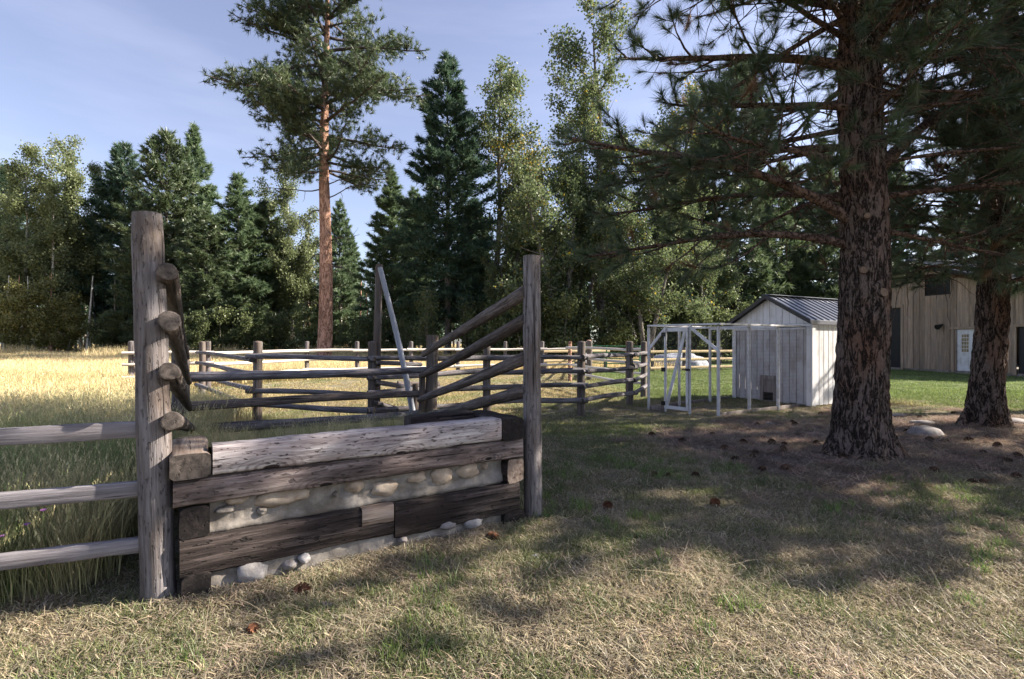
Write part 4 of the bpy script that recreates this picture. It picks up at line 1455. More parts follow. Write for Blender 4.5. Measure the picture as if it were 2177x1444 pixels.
# height, azimuth (0 right, 90 away, 180 left, 270 towards us), length, start pitch, radius, droop, curl, bare share
L1 = [
    (2.75, 182, 3.5, 18, 0.062, 1.25, 0.3, 0.42), (3.05, 190, 3.9, 38, 0.075, 1.5, 0.3, 0.35), (3.35, 165, 3.4, 15, 0.05, 0.7, 0.3, 0.3), (3.75, 205, 3.1, 0, 0.05, 0.5, 0.5, 0.3), (4.0, 172, 3.2, 8, 0.05, 0.9, 0.4, 0.28),
    (4.5, 192, 2.7, 5, 0.055, 0.5, 0.5, 0.28), (5.05, 178, 3.0, 22, 0.07, 1.1, 0.3, 0.35), (5.3, 215, 2.6, 12, 0.05, 0.6, 0.5, 0.3), (5.75, 188, 3.1, 10, 0.055, 0.5, 0.6, 0.3), (6.1, 165, 3.1, 10, 0.05, 0.5, 0.4, 0.25), (6.2, 208, 3.2, 10, 0.055, 0.5, 0.5, 0.35), (6.6, 190, 3.6, 15, 0.055, 0.6, 0.5, 0.35),
    (2.95, 5, 2.2, -2, 0.04, 0.5, 0.4, 0.35), (3.35, 352, 2.8, 12, 0.045, 0.7, 0.4, 0.35), (3.65, 15, 4.0, 50, 0.085, 1.3, 0.2, 0.45), (4.3, 335, 3.2, 15, 0.05, 0.6, 0.5, 0.3), (4.8, 30, 3.6, 15, 0.05, 0.6, 0.5, 0.3), (5.2, 0, 3.6, 20, 0.055, 0.8, 0.4, 0.3), (5.7, 340, 3.8, 15, 0.05, 0.6, 0.5, 0.3), (6.2, 10, 3.8, 15, 0.05, 0.6, 0.5, 0.3),
    (4.3, 268, 1.9, 25, 0.03, 0.8, 0.3, 0.3), (5.0, 250, 2.4, 20, 0.04, 0.8, 0.3, 0.3), (5.6, 285, 2.6, 20, 0.04, 0.8, 0.3, 0.3), (6.1, 262, 2.8, 10, 0.045, 0.6, 0.4, 0.3),
    (3.5, 95, 3.0, 10, 0.04, 0.6, 0.4, 0.3), (4.3, 120, 3.4, 10, 0.045, 0.6, 0.4, 0.3), (5.0, 80, 3.4, 10, 0.045, 0.6, 0.4, 0.3), (5.8, 110, 3.6, 10, 0.045, 0.6, 0.4, 0.3), (6.3, 60, 3.6, 10, 0.045, 0.6, 0.4, 0.3),
]
lr = random.Random(21)
for (h, az, L) in ((4.1, 240, 1.3), (4.35, 300, 1.3), (4.75, 275, 1.7), (5.0, 310, 1.9), (5.35, 270, 2.0), (5.6, 230, 2.0), (5.75, 305, 2.1), (5.95, 275, 2.0), (6.15, 245, 2.1), (6.3, 300, 2.2), (6.5, 265, 2.2), (3.75, 330, 2.6), (4.6, 320, 2.6), (5.1, 345, 3.0), (5.5, 325, 2.8), (5.9, 5, 3.2), (6.4, 345, 3.0)):
    L1.append((h, az, L, lr.uniform(0, 25), lr.uniform(0.024, 0.034), lr.uniform(0.9, 1.5), 0.2, 0.2))
for k in range(8):
    h = 3.5 + 3.3 * (k + lr.random()) / 8
    az = lr.uniform(125, 235) if k % 3 else lr.uniform(-50, 60)
    L1.append((h, az, lr.uniform(1.8, 3.0), lr.uniform(-5, 20), lr.uniform(0.025, 0.042), lr.uniform(0.4, 1.1), lr.uniform(0.3, 0.6), lr.uniform(0.15, 0.3)))
pine1 = near_pine('pine_tree', 'big dark barked pine between the lawn and the white coop', 4.5, 6.58, 0.292, L1, 15.5, 11, 6.9, GP)
# sawn branch scars on the trunk
for k, (az, h, r) in enumerate([(238, 2.38, 0.042), (282, 2.1, 0.06), (246, 3.05, 0.035)]):
    rr = 0.292 * (1 - 0.045 * h) - 0.005
    dv = Vector((math.cos(R(az)), math.sin(R(az)), 0))
    pole('branch_scar', pine1, dv * rr + Vector((0, 0, h)), dv * (rr + 0.05) + Vector((0, 0, h + 0.01)), r * 1.1, r, [M['bark'], M['scar']], 300 + k, 0, sides=12, seg=2)
L2 = [
    (2.55, 195, 2.6, 20, 0.04, 1.3, 0.3, 0.5), (2.75, 170, 2.8, 15, 0.035, 1.0, 0.3, 0.45), (2.95, 205, 2.6, 5, 0.035, 0.8, 0.4, 0.35), (2.5, 350, 3.0, 20, 0.05, 0.3, 0.2, 0.5), (2.9, 335, 3.2, 15, 0.045, 0.7, 0.3, 0.3),
    (3.3, 185, 3.2, 10, 0.05, 0.6, 0.4, 0.3), (3.3, 270, 2.4, 15, 0.04, 0.9, 0.3, 0.3), (3.6, 320, 3.0, 10, 0.05, 0.7, 0.4, 0.25), (3.8, 225, 2.8, 10, 0.045, 0.6, 0.4, 0.25), (4.1, 170, 3.4, 15, 0.05, 0.6, 0.4, 0.3), (4.4, 300, 3.0, 10, 0.05, 0.6, 0.4, 0.25), (4.7, 200, 3.2, 15, 0.05, 0.6, 0.4, 0.25),
    (5.1, 260, 2.8, 15, 0.05, 0.6, 0.4, 0.25), (5.5, 185, 3.3, 15, 0.05, 0.6, 0.4, 0.25), (5.9, 330, 3.0, 15, 0.05, 0.6, 0.4, 0.25), (6.2, 220, 3.2, 15, 0.05, 0.6, 0.4, 0.25), (6.6, 175, 3.2, 15, 0.05, 0.6, 0.4, 0.25), (3.5, 60, 3.0, 10, 0.05, 0.6, 0.4, 0.3), (4.6, 90, 3.0, 10, 0.05, 0.6, 0.4, 0.3), (5.6, 40, 3.0, 10, 0.05, 0.6, 0.4, 0.3), (6.4, 120, 3.0, 10, 0.05, 0.6, 0.4, 0.3),
]
for k in range(22):
    h = 2.9 + 3.9 * (k + lr.random()) / 22
    L2.append((h, lr.uniform(170, 340), lr.uniform(1.8, 3.2), lr.uniform(-5, 20), lr.uniform(0.025, 0.042), lr.uniform(0.4, 1.0), lr.uniform(0.3, 0.6), lr.uniform(0.15, 0.3)))
near_pine('pine_tree', 'slimmer dark pine standing in front of the barn', 8.22, 8.9, 0.232, L2, 13.5, 12, 7.0, GP, lean=(0.05, 0.0))
L3 = [(3.2, 190, 3.0, 5, 0.045, 0.6, 0.4, 0.3), (3.8, 215, 3.0, 5, 0.045, 0.6, 0.4, 0.3), (4.4, 180, 3.4, 5, 0.045, 0.6, 0.4, 0.3), (5.2, 230, 3.2, 5, 0.045, 0.6, 0.4, 0.3), (5.8, 195, 3.2, 5, 0.045, 0.6, 0.4, 0.3), (6.5, 210, 3.2, 5, 0.045, 0.6, 0.4, 0.3)]
pine3 = near_pine('pine_tree', 'pine whose outer boughs hang in beyond the slimmer pine', 13.3, 11.4, 0.3, L3, 13.0, 13, 3.4, GP, near=False)
for (x, y, rz, s, lab) in ((8.9, 6.7, 3.3, 0.82, 'pine off to the side whose shade falls on the timber wall'), (12.6, 7.4, 0.7, 0.85, 'unseen pine added farther out to deepen the shade on the timber wall')):
    c_ = copy_tree(pine3)  # last copy is added out of view to shade the wall
    c_.location, c_.rotation_euler, c_.scale = (x, y, 0), (0, 0, rz), (s, s, s)
    c_['label'] = lab


# tall orange ponderosa far out past the pen
def limb_tree(name, label, x, y, path, rad, bark_m, leaf_m, limbs, T, seed, dens, group=None, plates=3.0, flare=0.2, scale=(0.8, 1.3), dead=(), amp=0.03):
    rs = np.random.default_rng(seed)
    t = thing(name, label, 'tree', (x, y, 0), group=group)
    g = Geo()
    trunk_geo(g, path, rad, 20, flare, amp, seed, plates)
    part('trunk', g.mesh('trunk', M[bark_m]), t)
    gw, pos, dirs = Geo(), [], []
    for (b, d, L, r0) in limbs:
        main = limb_path(b, d, L, 10, rs, 0.5, 0.7, 0.2)
        tube(gw, main, np.linspace(r0, r0 * 0.2, 11), 5)
        ns = int(L * 3.2 * dens)
        for i in range(ns):
            t_ = 0.25 + 0.75 * (i + rs.random()) / ns
            k = min(int(t_ * 10), 9)
            p = main[k]
            ax = unit(main[k + 1] - main[k])
            side = unit(np.cross(ax, [0, 0, 1])) * rs.choice([-1, 1])
            l2 = (0.5 + 0.38 * L * (1 - t_)) * rs.uniform(0.6, 1.1)
            sub = limb_path(p, ax * 0.7 + side * rs.uniform(0.3, 0.9) + np.array([0, 0, rs.uniform(-0.5, 0.8)]), l2, 5, rs, 0.3, 0.8, 0.3)
            tube(gw, sub, np.linspace(max(r0 * 0.25, 0.015), 0.01, 6), 3)
            nt = max(3, int(l2 * 5.6 * dens))
            for j in range(nt):
                kk = rs.integers(2, 6)
                pos.append(sub[kk] + rs.normal(0, 0.24, 3))
                dirs.append(unit(sub[min(kk, 5)] - sub[kk - 1] + rs.normal(0, 0.5, 3)))
        pos.append(main[-1])
        dirs.append(unit(main[-1] - main[-2]))
    for (b, d, L, r0) in dead:
        main = limb_path(b, d, L, 8, rs, 1.0, 0.2, 0.4)
        tube(gw, main, np.linspace(r0, 0.012, 9), 4)
        for i in range(int(L * 2.5)):
            k = rs.integers(2, 8)
            tw = limb_path(main[k], rs.normal(0, 0.6, 3) + np.array([0, 0, -0.5]), rs.uniform(0.4, 1.3), 5, rs, 0.8, 0.3, 0.5)
            tube(gw, tw, np.linspace(0.022, 0.008, 6), 3)
    cr_ = part('crown', gw.mesh('crown', M['twig']), t)
    gn = Geo()
    place_tufts(gn, pos, dirs, T, rs, scale=scale)
    part('needles', gn.mesh('needles', M[leaf_m]), cr_)
    return t


rs = np.random.default_rng(31)
TP = tuft_templates(30, 0.40, 0.034, 6, 8, 1.5)
hz = np.linspace(-0.3, 32, 60)
path = np.stack([0.006 * hz + 0.1 * np.sin(hz * 0.3), 0.05 * np.sin(hz * 0.2), hz], 1)
rad = 0.53 * (1 - (hz.clip(0) / 34) ** 1.2)
limbs = []
h = 14.2
while h < 31.5:
    f = (h - 14) / 18
    for _ in range(rs.integers(2, 5)):
        az = rs.uniform(0, 2 * math.pi)
        L = (2.6 + 5.2 * math.sin(min(1.0, 0.12 + f * 1.15) * math.pi) ** 0.8) * rs.uniform(0.55, 1.08)
        if f > 0.85:
            L *= 0.6
        limbs.append((np.array([0.006 * h, 0, h]), np.array([math.cos(az), math.sin(az), rs.uniform(-0.35, 0.7)]), L, 0.05 + 0.012 * L))
    h += rs.uniform(0.4, 0.75)
# the long bough that reaches out to the left
limbs.append((np.array([0.1, 0, 19.2]), np.array([-1, -0.2, 0.12]), 8.6, 0.14))
limbs.append((np.array([0.1, 0, 23.0]), np.array([1, -0.2, 0.1]), 8.0, 0.14))
limbs.append((np.array([0.1, 0, 15.5]), np.array([-1, 0.1, -0.1]), 5.6, 0.10))
dead = [(np.array([0.3 * math.cos(a), 0.3 * math.sin(a), h]), np.array([math.cos(a), math.sin(a) - 0.3, e]), L, 0.05) for (h, a, e, L) in [(13.2, 0.1, 0.3, 4.6), (12.2, 0.2, 0.1, 4.0), (11.3, 2.9, 0.2, 2.6), (9.0, 0.3, 0.5, 2.4), (7.0, 0.1, 0.4, 2.0), (8.0, 3.0, 0.3, 1.6), (4.2, 3.0, 0.4, 1.2), (5.0, 0.2, -0.2, 1.4), (12.8, 3.3, 0.0, 4.5)]]
limb_tree('pine_tree', 'tall pine with a bare orange trunk rising beyond the pen', -13.95, 38.0, path, rad, 'bark_orange', 'needle_ponderosa', limbs, TP, 32, 1.0, plates=3.0, dead=dead, amp=0.03)


# dense conifers: meshes shared between like trees
TC = tuft_templates(17, 0.56, 0.10, 8, 9, 1.6)


def conifer_meshes(H, Rm, seed, bare=0.08, shape=1.0, dens=1.0, leaf='needle_far', droop=0.2, trunk_r=None):
    rs = np.random.default_rng(seed)
    tr = trunk_r or H * 0.014
    g = Geo()
    hz = np.linspace(-0.3, H, 20)
    path = np.stack([0.04 * np.sin(hz * 0.5 + seed), 0.04 * np.cos(hz * 0.4), hz], 1)
    trunk_geo(g, path, (tr * (1 - hz.clip(0) / (H * 1.02))).clip(0.02), 10, 0.3, 0.03, seed, 2.0)
    trunk = g.mesh('trunk', M['bark_grey'])
    gw = Geo()
    pos, dirs = [], []
    h = H * bare
    while h < H - 0.15:
        f = (h - H * bare) / (H * (1 - bare))
        prof = ((1 - f) ** shape) * (0.55 + 0.45 * min(1, f * 5))
        nb = 7 if f < 0.85 else 5
        a0 = rs.uniform(0, 6.28)
        for i in range(nb):
            az = a0 + i * 2 * math.pi / nb + rs.normal(0, 0.3)
            L = (Rm * prof * (1 + 0.22 * mnoise.noise(Vector((math.cos(az) * 1.1 + seed, math.sin(az) * 1.1, h * 0.22)))) + 0.15) * rs.uniform(0.5, 1.15)
            if rs.random() < 0.08:
                continue
            d = np.array([math.cos(az), math.sin(az), 0.15 - 0.25 * (1 - f) + 0.5 * f])
            seg = 5
            main = limb_path(np.array([0, 0, h]), d, L, seg, rs, droop * rs.uniform(0.3, 2.0), 0.45, 0.16)
            tube(gw, main, np.linspace(0.012 + 0.012 * L, 0.01, seg + 1), 3)
            nt = max(2, int((L * 5.4 + 1) * dens))
            for j in range(nt):
                u = 0.22 + 0.78 * math.sqrt((j + rs.random()) / nt)
                k = min(int(u * seg), seg - 1)
                p = main[k] + (main[k + 1] - main[k]) * (u * seg - k)
                w = 0.30 * L * (1.08 - u) + 0.12
                ax = unit(main[k + 1] - main[k])
                side = np.cross(ax, [0, 0, 1])
                s_ = rs.normal(0, 0.75)
                pos.append(p + side * s_ * w + np.array([0, 0, rs.normal(0, 0.12) - 0.05 * abs(s_)]))
                dirs.append(unit(ax + side * s_ * 0.7 + np.array([0, 0, rs.normal(0.12, 0.3)])))
        h += max(0.28, H * 0.019) * rs.uniform(0.75, 1.25)
    pos.append(np.array([0, 0, H]))
    dirs.append(np.array([0, 0, 1.0]))
    crown = gw.mesh('crown', M['twig'])
    gn = Geo()
    place_tufts(gn, pos, dirs, TC, rs, scale=(0.75, 1.35))
    return trunk, crown, gn.mesh('needles', M[leaf])


def leaf_cluster_template(n, spread, size, count, seed):
    rs = np.random.default_rng(seed)
    T = []
    for _ in range(count):
        c = rs.normal(0, spread, (n, 3))
        a = rs.normal(0, 1, (n, 3))
        a /= np.linalg.norm(a, axis=1)[:, None]
        b = np.cross(a, rs.normal(0, 1, (n, 3)))
        b /= np.linalg.norm(b, axis=1)[:, None]
        s = size * rs.uniform(0.7, 1.25, (n, 1))
        T.append(np.stack([c - a * s * 0.6, c + b * s * 0.45, c + a * s * 0.6, c - b * s * 0.45], 1))
    return np.array(T)


TL = leaf_cluster_template(15, 0.19, 0.115, 8, 10)


def place_leaves(g, pos, T, rs, mat=0, scale=(0.8, 1.3), tint=None):
    pos = np.asarray(pos, float)
    k = len(pos)
    pick = rs.integers(0, len(T), k)
    q = rs.normal(0, 1, (k, 4))
    q /= np.linalg.norm(q, axis=1)[:, None]
    w, x, y, z = q.T
    Mx = np.stack([np.stack([1 - 2 * (y * y + z * z), 2 * (x * y - z * w), 2 * (x * z + y * w)], -1), np.stack([2 * (x * y + z * w), 1 - 2 * (x * x + z * z), 2 * (y * z - x * w)], -1), np.stack([2 * (x * z - y * w), 2 * (y * z + x * w), 1 - 2 * (x * x + y * y)], -1)], 1)
    Mx = Mx * rs.uniform(scale[0], scale[1], k)[:, None, None]
    v = np.einsum('knvc,kcd->knvd', T[pick], Mx) + pos[:, None, None, :]
    n = v.shape[1]
    tt = np.clip(np.repeat(tint if tint is not None else rs.beta(2, 2.2, k) * 0.84, n) + rs.normal(0, 0.05, k * n), 0, 1)
    # the odd yellow leaf
    tt[rs.random(k * n) < 0.02] = 0.98
    g.add(v.reshape(-1, 3), np.arange(k * n * 4).reshape(-1, 4), mat, np.repeat(tt, 4), smooth=False)


def broad_meshes(H, seed, stems, leaf='leaf', bark_m='bark_grey', spread=1.0, dens=1.0, r0=0.3, leaf_scale=1.0, low=0.3, up=0.7, yellow=None):
    """cottonwood or aspen: stems = list of (dx, dy, lean x, lean y, height share)"""
    rs = np.random.default_rng(seed)
    gt, gw, tips = Geo(), Geo(), []
    for (dx, dy, lx, ly, hs_) in stems:
        h = H * hs_
        seg = 16
        main = limb_path((dx, dy, -0.2), (lx, ly, 1.0), h, seg, rs, 0.0, 0.25, 0.10)
        main[:, 0] += np.cumsum(rs.normal(0, 0.02 * h / 10, seg + 1))
        rad = r0 * hs_ * (1 - np.linspace(0, 1, seg + 1) ** 1.1 * 0.93)
        tube(gt, main, rad, 9)
        tips.append(main[-1])
        nb = int(h * 1.05)
        for i in range(nb):
            f = low + (1 - low) * (i + rs.random()) / nb
            k = min(int(f * seg), seg - 1)
            p = main[k] + (main[k + 1] - main[k]) * (f * seg - k)
            az = rs.uniform(0, 6.28)
            L = h * 0.29 * spread * (1.15 - f) ** 0.7 * rs.uniform(0.55, 1.2)
            d = np.array([math.cos(az), math.sin(az), rs.uniform(0.35, 1.1) * up * 1.4])
            b1 = limb_path(p, d, L, 6, rs, 0.1, 0.5, 0.22)
            tube(gw, b1, np.linspace(rad[k] * 0.42, 0.02, 7), 5)
            n2 = int(4 + L * 2.4)
            for j in range(n2):
                u = rs.uniform(0.25, 1.0)
                kk = min(int(u * 6), 5)
                d2 = unit(b1[kk + 1] - b1[kk]) * 0.7 + rs.normal(0, 0.55, 3) + np.array([0, 0, 0.5])
                l2 = rs.uniform(0.4, 0.42 * L + 0.5)
                b2 = limb_path(b1[kk], d2, l2, 4, rs, 0.0, 0.4, 0.25)
                tube(gw, b2, np.linspace(0.022, 0.008, 5), 3)
                for _ in range(max(2, int(l2 * 5.0 * dens))):
                    m_ = rs.uniform(0.8, 4)
                    i_ = min(int(m_), 3)
                    tips.append(b2[i_] + (b2[i_ + 1] - b2[i_]) * (m_ - i_) + rs.normal(0, 0.09, 3))
    tips = np.array(tips)
    gl = Geo()
    tint = rs.beta(2, 2, len(tips)) * 0.84
    if yellow is not None:
        yy = np.linalg.norm(tips - np.array(yellow[:3]), axis=1) < yellow[3]
        tint[yy & (rs.random(len(tips)) < 0.3)] = 0.96
    place_leaves(gl, tips, TL, rs, scale=(0.8 * leaf_scale, 1.3 * leaf_scale), tint=tint)
    return gt.mesh('trunk', M[bark_m]), gw.mesh('crown', M['bark_grey']), gl.mesh('leaves', M[leaf])


def put_tree(name, label, meshes, x, y, s=1.0, rz=0.0, group=None, sz=None, leaf_name='needles'):
    t = thing(name, label, 'tree', (x, y, 0), rz, group)
    tr = part('trunk', meshes[0], t)
    c = part('crown', meshes[1], t)
    part(leaf_name, meshes[2], c)
    t.scale = (s, s, sz or s)
    return t


def at(px, Y):
    return (px - 1088.5) / 1088.5 * Y


def htop(py, Y):
    return 1.5 + (727 - py) / 1088.5 * Y


CA_ = conifer_meshes(26, 6.3, 41, 0.05, 0.8, 1.0, 'needle_far')
CB_ = conifer_meshes(26, 5.4, 42, 0.06, 0.8, 1.0, 'needle_far')
CC_ = conifer_meshes(26, 6.0, 43, 0.12, 0.62, 1.0, 'needle_dark')
CDk = conifer_meshes(29, 6.2, 44, 0.14, 0.6, 1.0, 'needle_dark', trunk_r=0.36)
CF_ = conifer_meshes(26, 5.8, 46, 0.10, 0.7, 0.9, 'needle_far', droop=0.5)
CG_ = conifer_meshes(25, 6.6, 47, 0.14, 0.55, 0.75, 'needle_ponderosa', droop=0.1)
CE_ = conifer_meshes(24, 6.4, 45, 0.10, 0.6, 0.85, 'needle_ponderosa')
GW = 'conifers at the edge of the wood'
for k, (px, Y, py, ms, lab, hh, wd_) in enumerate([
    (262, 66, 302, CC_, 'dark rounded conifer next to the pale aspens', 26, 1.0),
    (355, 60, 262, CG_, 'bright green conifer with a pointed top behind the tall pale post', 26, 1.0),
    (412, 65, 266, CB_, 'pointed conifer just behind the bright green one', 26, 1.0),
    (506, 57, 368, CF_, 'shorter full conifer between the pointed pair and the orange trunk', 26, 1.15),
    (440, 54, 450, CE_, 'low bushy young pine standing in front of the pointed conifers', 24, 1.3),
    (560, 60, 430, CE_, 'small loose pine beside the yellowish tree', 24, 1.2),
    (322, 57, 470, CE_, 'low spreading young pine behind the tall pale post', 24, 1.2),
    (722, 62, 425, CF_, 'dark slim conifer just past the orange trunk', 26, 0.9),
    (748, 75, 500, CB_, 'small distant conifer at the gap in the wood', 26, 1.0),
    (832, 50, 355, CB_, 'slender green conifer leaning against the tallest dark one', 26, 1.15),
    (952, 44, 120, CDk, 'tallest dark conifer in the middle of the wood', 29, 1.0),
    (880, 56, 400, CF_, 'dark conifer filling in behind the tallest one', 26, 1.1),
    (1010, 58, 420, CC_, 'dark conifer half hidden behind the first cottonwood', 26, 1.0),
    (1565, 46, 150, CG_, 'tall bluish pine showing behind the big pine boughs', 24, 0.9),
    (1480, 50, 300, CC_, 'dark conifer behind the roof of the wire run', 26, 1.0),
    (1660, 52, 330, CG_, 'conifer straight behind the coop roof', 26, 1.0),
    (1745, 50, 300, CE_, 'loose pine just beside the big pine trunk in the background', 24, 0.9),
    (1900, 58, 330, CE_, 'loose pine rising over the barn gable', 24, 0.95),
    (2040, 60, 370, CC_, 'dark conifer rising over the barn ridge', 26, 0.9),
    (2160, 58, 330, CE_, 'pine rising over the far end of the barn roof', 24, 0.9),
    (1410, 58, 420, CB_, 'conifer behind the leaning cottonwood', 26, 1.0),
    (10, 68, 350, CC_, 'dark conifer at the outer edge behind the aspens', 26, 1.0),
]):
    s = htop(py, Y) / hh
    put_tree('conifer_tree', lab, ms, at(px, Y), Y, s * wd_, k * 1.3, GW, s)

AS_ = broad_meshes(24, 51, [(0, 0, 0.02, 0, 1.0), (1.2, 0.5, 0.08, 0.0, 0.85)], 'leaf_aspen', 'bark_pale', 0.72, 1.15, 0.24, 1.5, 0.22, 1.2)
AS2 = broad_meshes(24, 52, [(0, 0, -0.02, 0, 1.0), (-1.5, 0.5, -0.05, 0.0, 0.9), (1.3, 0, 0.06, 0, 0.75)], 'leaf_aspen', 'bark_pale', 0.7, 1.0, 0.24, 1.5, 0.2, 1.2)
YS_ = broad_meshes(8, 53, [(0, 0, 0.0, 0, 1.0), (0.5, 0, 0.2, 0, 0.9), (-0.5, 0.2, -0.2, 0, 0.85)], 'yellow_shrub', 'bark_grey', 1.3, 1.6, 0.09, 1.3, 0.05, 0.9)
GA = 'aspens at the corner of the meadow'
for k, (px, Y, py, ms, lab, w) in enumerate([
    (48, 60, 312, AS_, 'pale trunked aspen at the outer corner of the meadow', 1.0), (132, 61, 308, AS2, 'twin topped pale aspen beside the dark conifer', 0.95), (195, 66, 360, AS_, 'shorter pale aspen tucked against the dark conifer', 0.9),
    (620, 60, 350, AS2, 'yellowish aspen behind the bare orange trunk', 0.9), (8, 64, 420, AS2, 'aspen cut off by the picture edge', 1.0)]):
    s = htop(py, Y) / 24
    put_tree('aspen_tree', lab, ms, at(px, Y), Y, s * w, k * 2.1, GA, s, 'leaves')
for k, (px, Y, py, lab) in enumerate([(24, 55, 605, 'yellow leaved young tree at the outer end of the meadow edge'), (92, 56, 600, 'yellow leaved young tree in front of the twin topped aspen'), (150, 58, 640, 'small yellowish shrub at the foot of the aspens')]):
    s = htop(py, Y) / 8
    put_tree('young_tree', lab, YS_, at(px, Y), Y, s, k * 1.1, 'yellow young trees at the meadow edge', s, 'leaves')

CW1 = broad_meshes(22, 61, [(0, 0, 0.0, 0, 1.0), (0.2, 0, 0.22, 0, 0.8)], 'leaf', 'bark_grey', 1.0, 0.82, 0.32, 1.3, 0.36, 0.8, yellow=(2.0, 0, 15, 3.0))
CW2 = broad_meshes(25, 62, [(0, 0, -0.04, 0, 1.0), (0.5, 0.2, 0.30, 0.0, 0.88), (-1.2, 0.4, -0.12, 0, 0.75)], 'leaf', 'bark_grey', 1.0, 0.82, 0.42, 1.25, 0.32, 0.75, yellow=(6.5, 0, 20, 3.2))
CW3 = broad_meshes(15, 63, [(0, 0, 0.02, 0, 1.0), (0.5, 0, 0.25, 0, 0.85), (-0.4, 0, -0.2, 0, 0.9)], 'leaf', 'bark_grey', 1.2, 0.9, 0.26, 1.25, 0.30, 0.7)
GC = 'cottonwoods behind the pen'
for k, (px, Y, py, ms, hh, lab, w, rz) in enumerate([
    (1052, 47, 165, CW1, 22, 'upright cottonwood next to the tallest dark conifer', 1.0, 0.0),
    (1290, 42, 85, CW2, 25, 'tallest cottonwood with a yellowing bough leaning out', 1.12, 0.0),
    (1205, 38, 310, CW3, 15, 'leafy cottonwood just past the tall post by the lawn', 1.0, 0.4),
    (1125, 50, 330, CW1, 22, 'thinner cottonwood in the gap between the tall ones', 0.8, 2.5),
    (1370, 36, 420, CW3, 15, 'low leafy cottonwood above the white wire run', 1.0, 2.2),
    (1445, 46, 260, CW1, 22, 'cottonwood half hidden by the pine boughs', 0.9, 4.0),
    (1165, 55, 470, CW3, 15, 'distant low cottonwood closing the gap past the tall post', 1.1, 1.0), (1085, 41, 520, CW3, 15, 'small cottonwood behind the wing rails of the lawn post', 0.9, 3.0), (1290, 52, 420, CW3, 15, 'low cottonwood behind the tallest one', 1.2, 5.0),
    (1500, 40, 470, CW3, 15, 'low cottonwood behind the coop gable', 1.0, 0.9), (1010, 50, 520, CW3, 15, 'small cottonwood at the foot of the tallest dark conifer', 1.0, 4.4), (680, 66, 520, CW3, 15, 'small cottonwood deep behind the bare orange trunk', 0.9, 3.7)]):
    s = htop(py, Y) / hh
    put_tree('cottonwood_tree', lab, ms, at(px, Y), Y, s * w, rz, GC, s, 'leaves')

SH_ = broad_meshes(4.2, 71, [(0, 0, 0.0, 0, 1.0), (0.3, 0.1, 0.35, 0, 0.9), (-0.3, 0.1, -0.35, 0, 0.9), (0, 0.3, 0.0, 0.3, 0.8)], 'leaf_shrub', 'bark_grey', 1.5, 2.0, 0.05, 1.2, 0.05, 0.7)
SB_ = broad_meshes(4.2, 72, [(0, 0, 0.0, 0, 1.0), (0.2, 0.1, 0.4, 0, 0.9), (-0.2, 0.1, -0.4, 0, 0.9), (0.1, 0, 0.2, 0, 0.95), (-0.1, 0, -0.2, 0, 1.0)], 'leaf_shrub', 'bark_grey', 1.1, 0.35, 0.05, 1.0, 0.05, 0.9)
shr = random.Random(4)
spots = [(760, 48, 'leafy shrub at the gap in the wood by the orange trunk'), (800, 45, 'leafy shrub behind the top of the tall gate pole'), (860, 41, 'bare twiggy shrub just right of the leaning brace pole', 1), (905, 39, 'bare twiggy shrub behind the stout post of the wing rails', 1),
         (1000, 41, 'bare twiggy shrub at the foot of the first cottonwood', 1), (1050, 38, 'leafy shrub behind the upper ends of the wing rails'), (1080, 40, 'bare twiggy shrub peeping out beside the tall post at the lawn', 1), (1165, 42, 'leafy shrub just past the tall post at the lawn'),
         (1190, 36, 'leafy shrub behind the pale plank fence'), (1230, 37, 'leafy shrub above the green pipe gate'), (1290, 36, 'leafy shrub behind the middle of the green pipe gate'), (1340, 38, 'leafy shrub behind the corner post of the pen'), (1390, 38, 'leafy shrub behind the hinge side of the white run'),
         (1440, 40, 'leafy shrub seen through the door of the white run'), (1480, 38, 'leafy shrub seen through the braced corner of the white run'), (1530, 40, 'leafy shrub against the coop roof edge'), (640, 52, 'leafy shrub just left of the orange trunk'), (600, 54, 'leafy shrub below the yellowish aspen'),
         (530, 52, 'leafy shrub below the shorter full conifer'), (470, 52, 'leafy shrub below the low bushy young pine'), (420, 50, 'leafy shrub beside the upper wing rail of the pale post'), (230, 58, 'leafy shrub at the meadow edge below the dark rounded conifer'), (280, 60, 'leafy shrub partly hidden by the tall pale post'),
         (330, 56, 'leafy shrub showing behind the topmost wing rail end'), (700, 56, 'leafy shrub just right of the orange trunk'), (1620, 40, 'leafy shrub over the coop gable'), (1580, 37, 'leafy shrub at the coop eave above the run'), (1120, 37, 'leafy shrub hidden mostly by the tall post at the lawn')]
for k, sp in enumerate(spots):
    b = len(sp) > 3
    s = shr.uniform(0.7, 1.25)
    tgt = put_tree('shrub', sp[2], SB_ if b else SH_, at(sp[0], sp[1]), sp[1], s, shr.uniform(0, 6), 'shrubs along the edge of the wood', s, 'leaves')
    tgt['category'] = 'shrub'

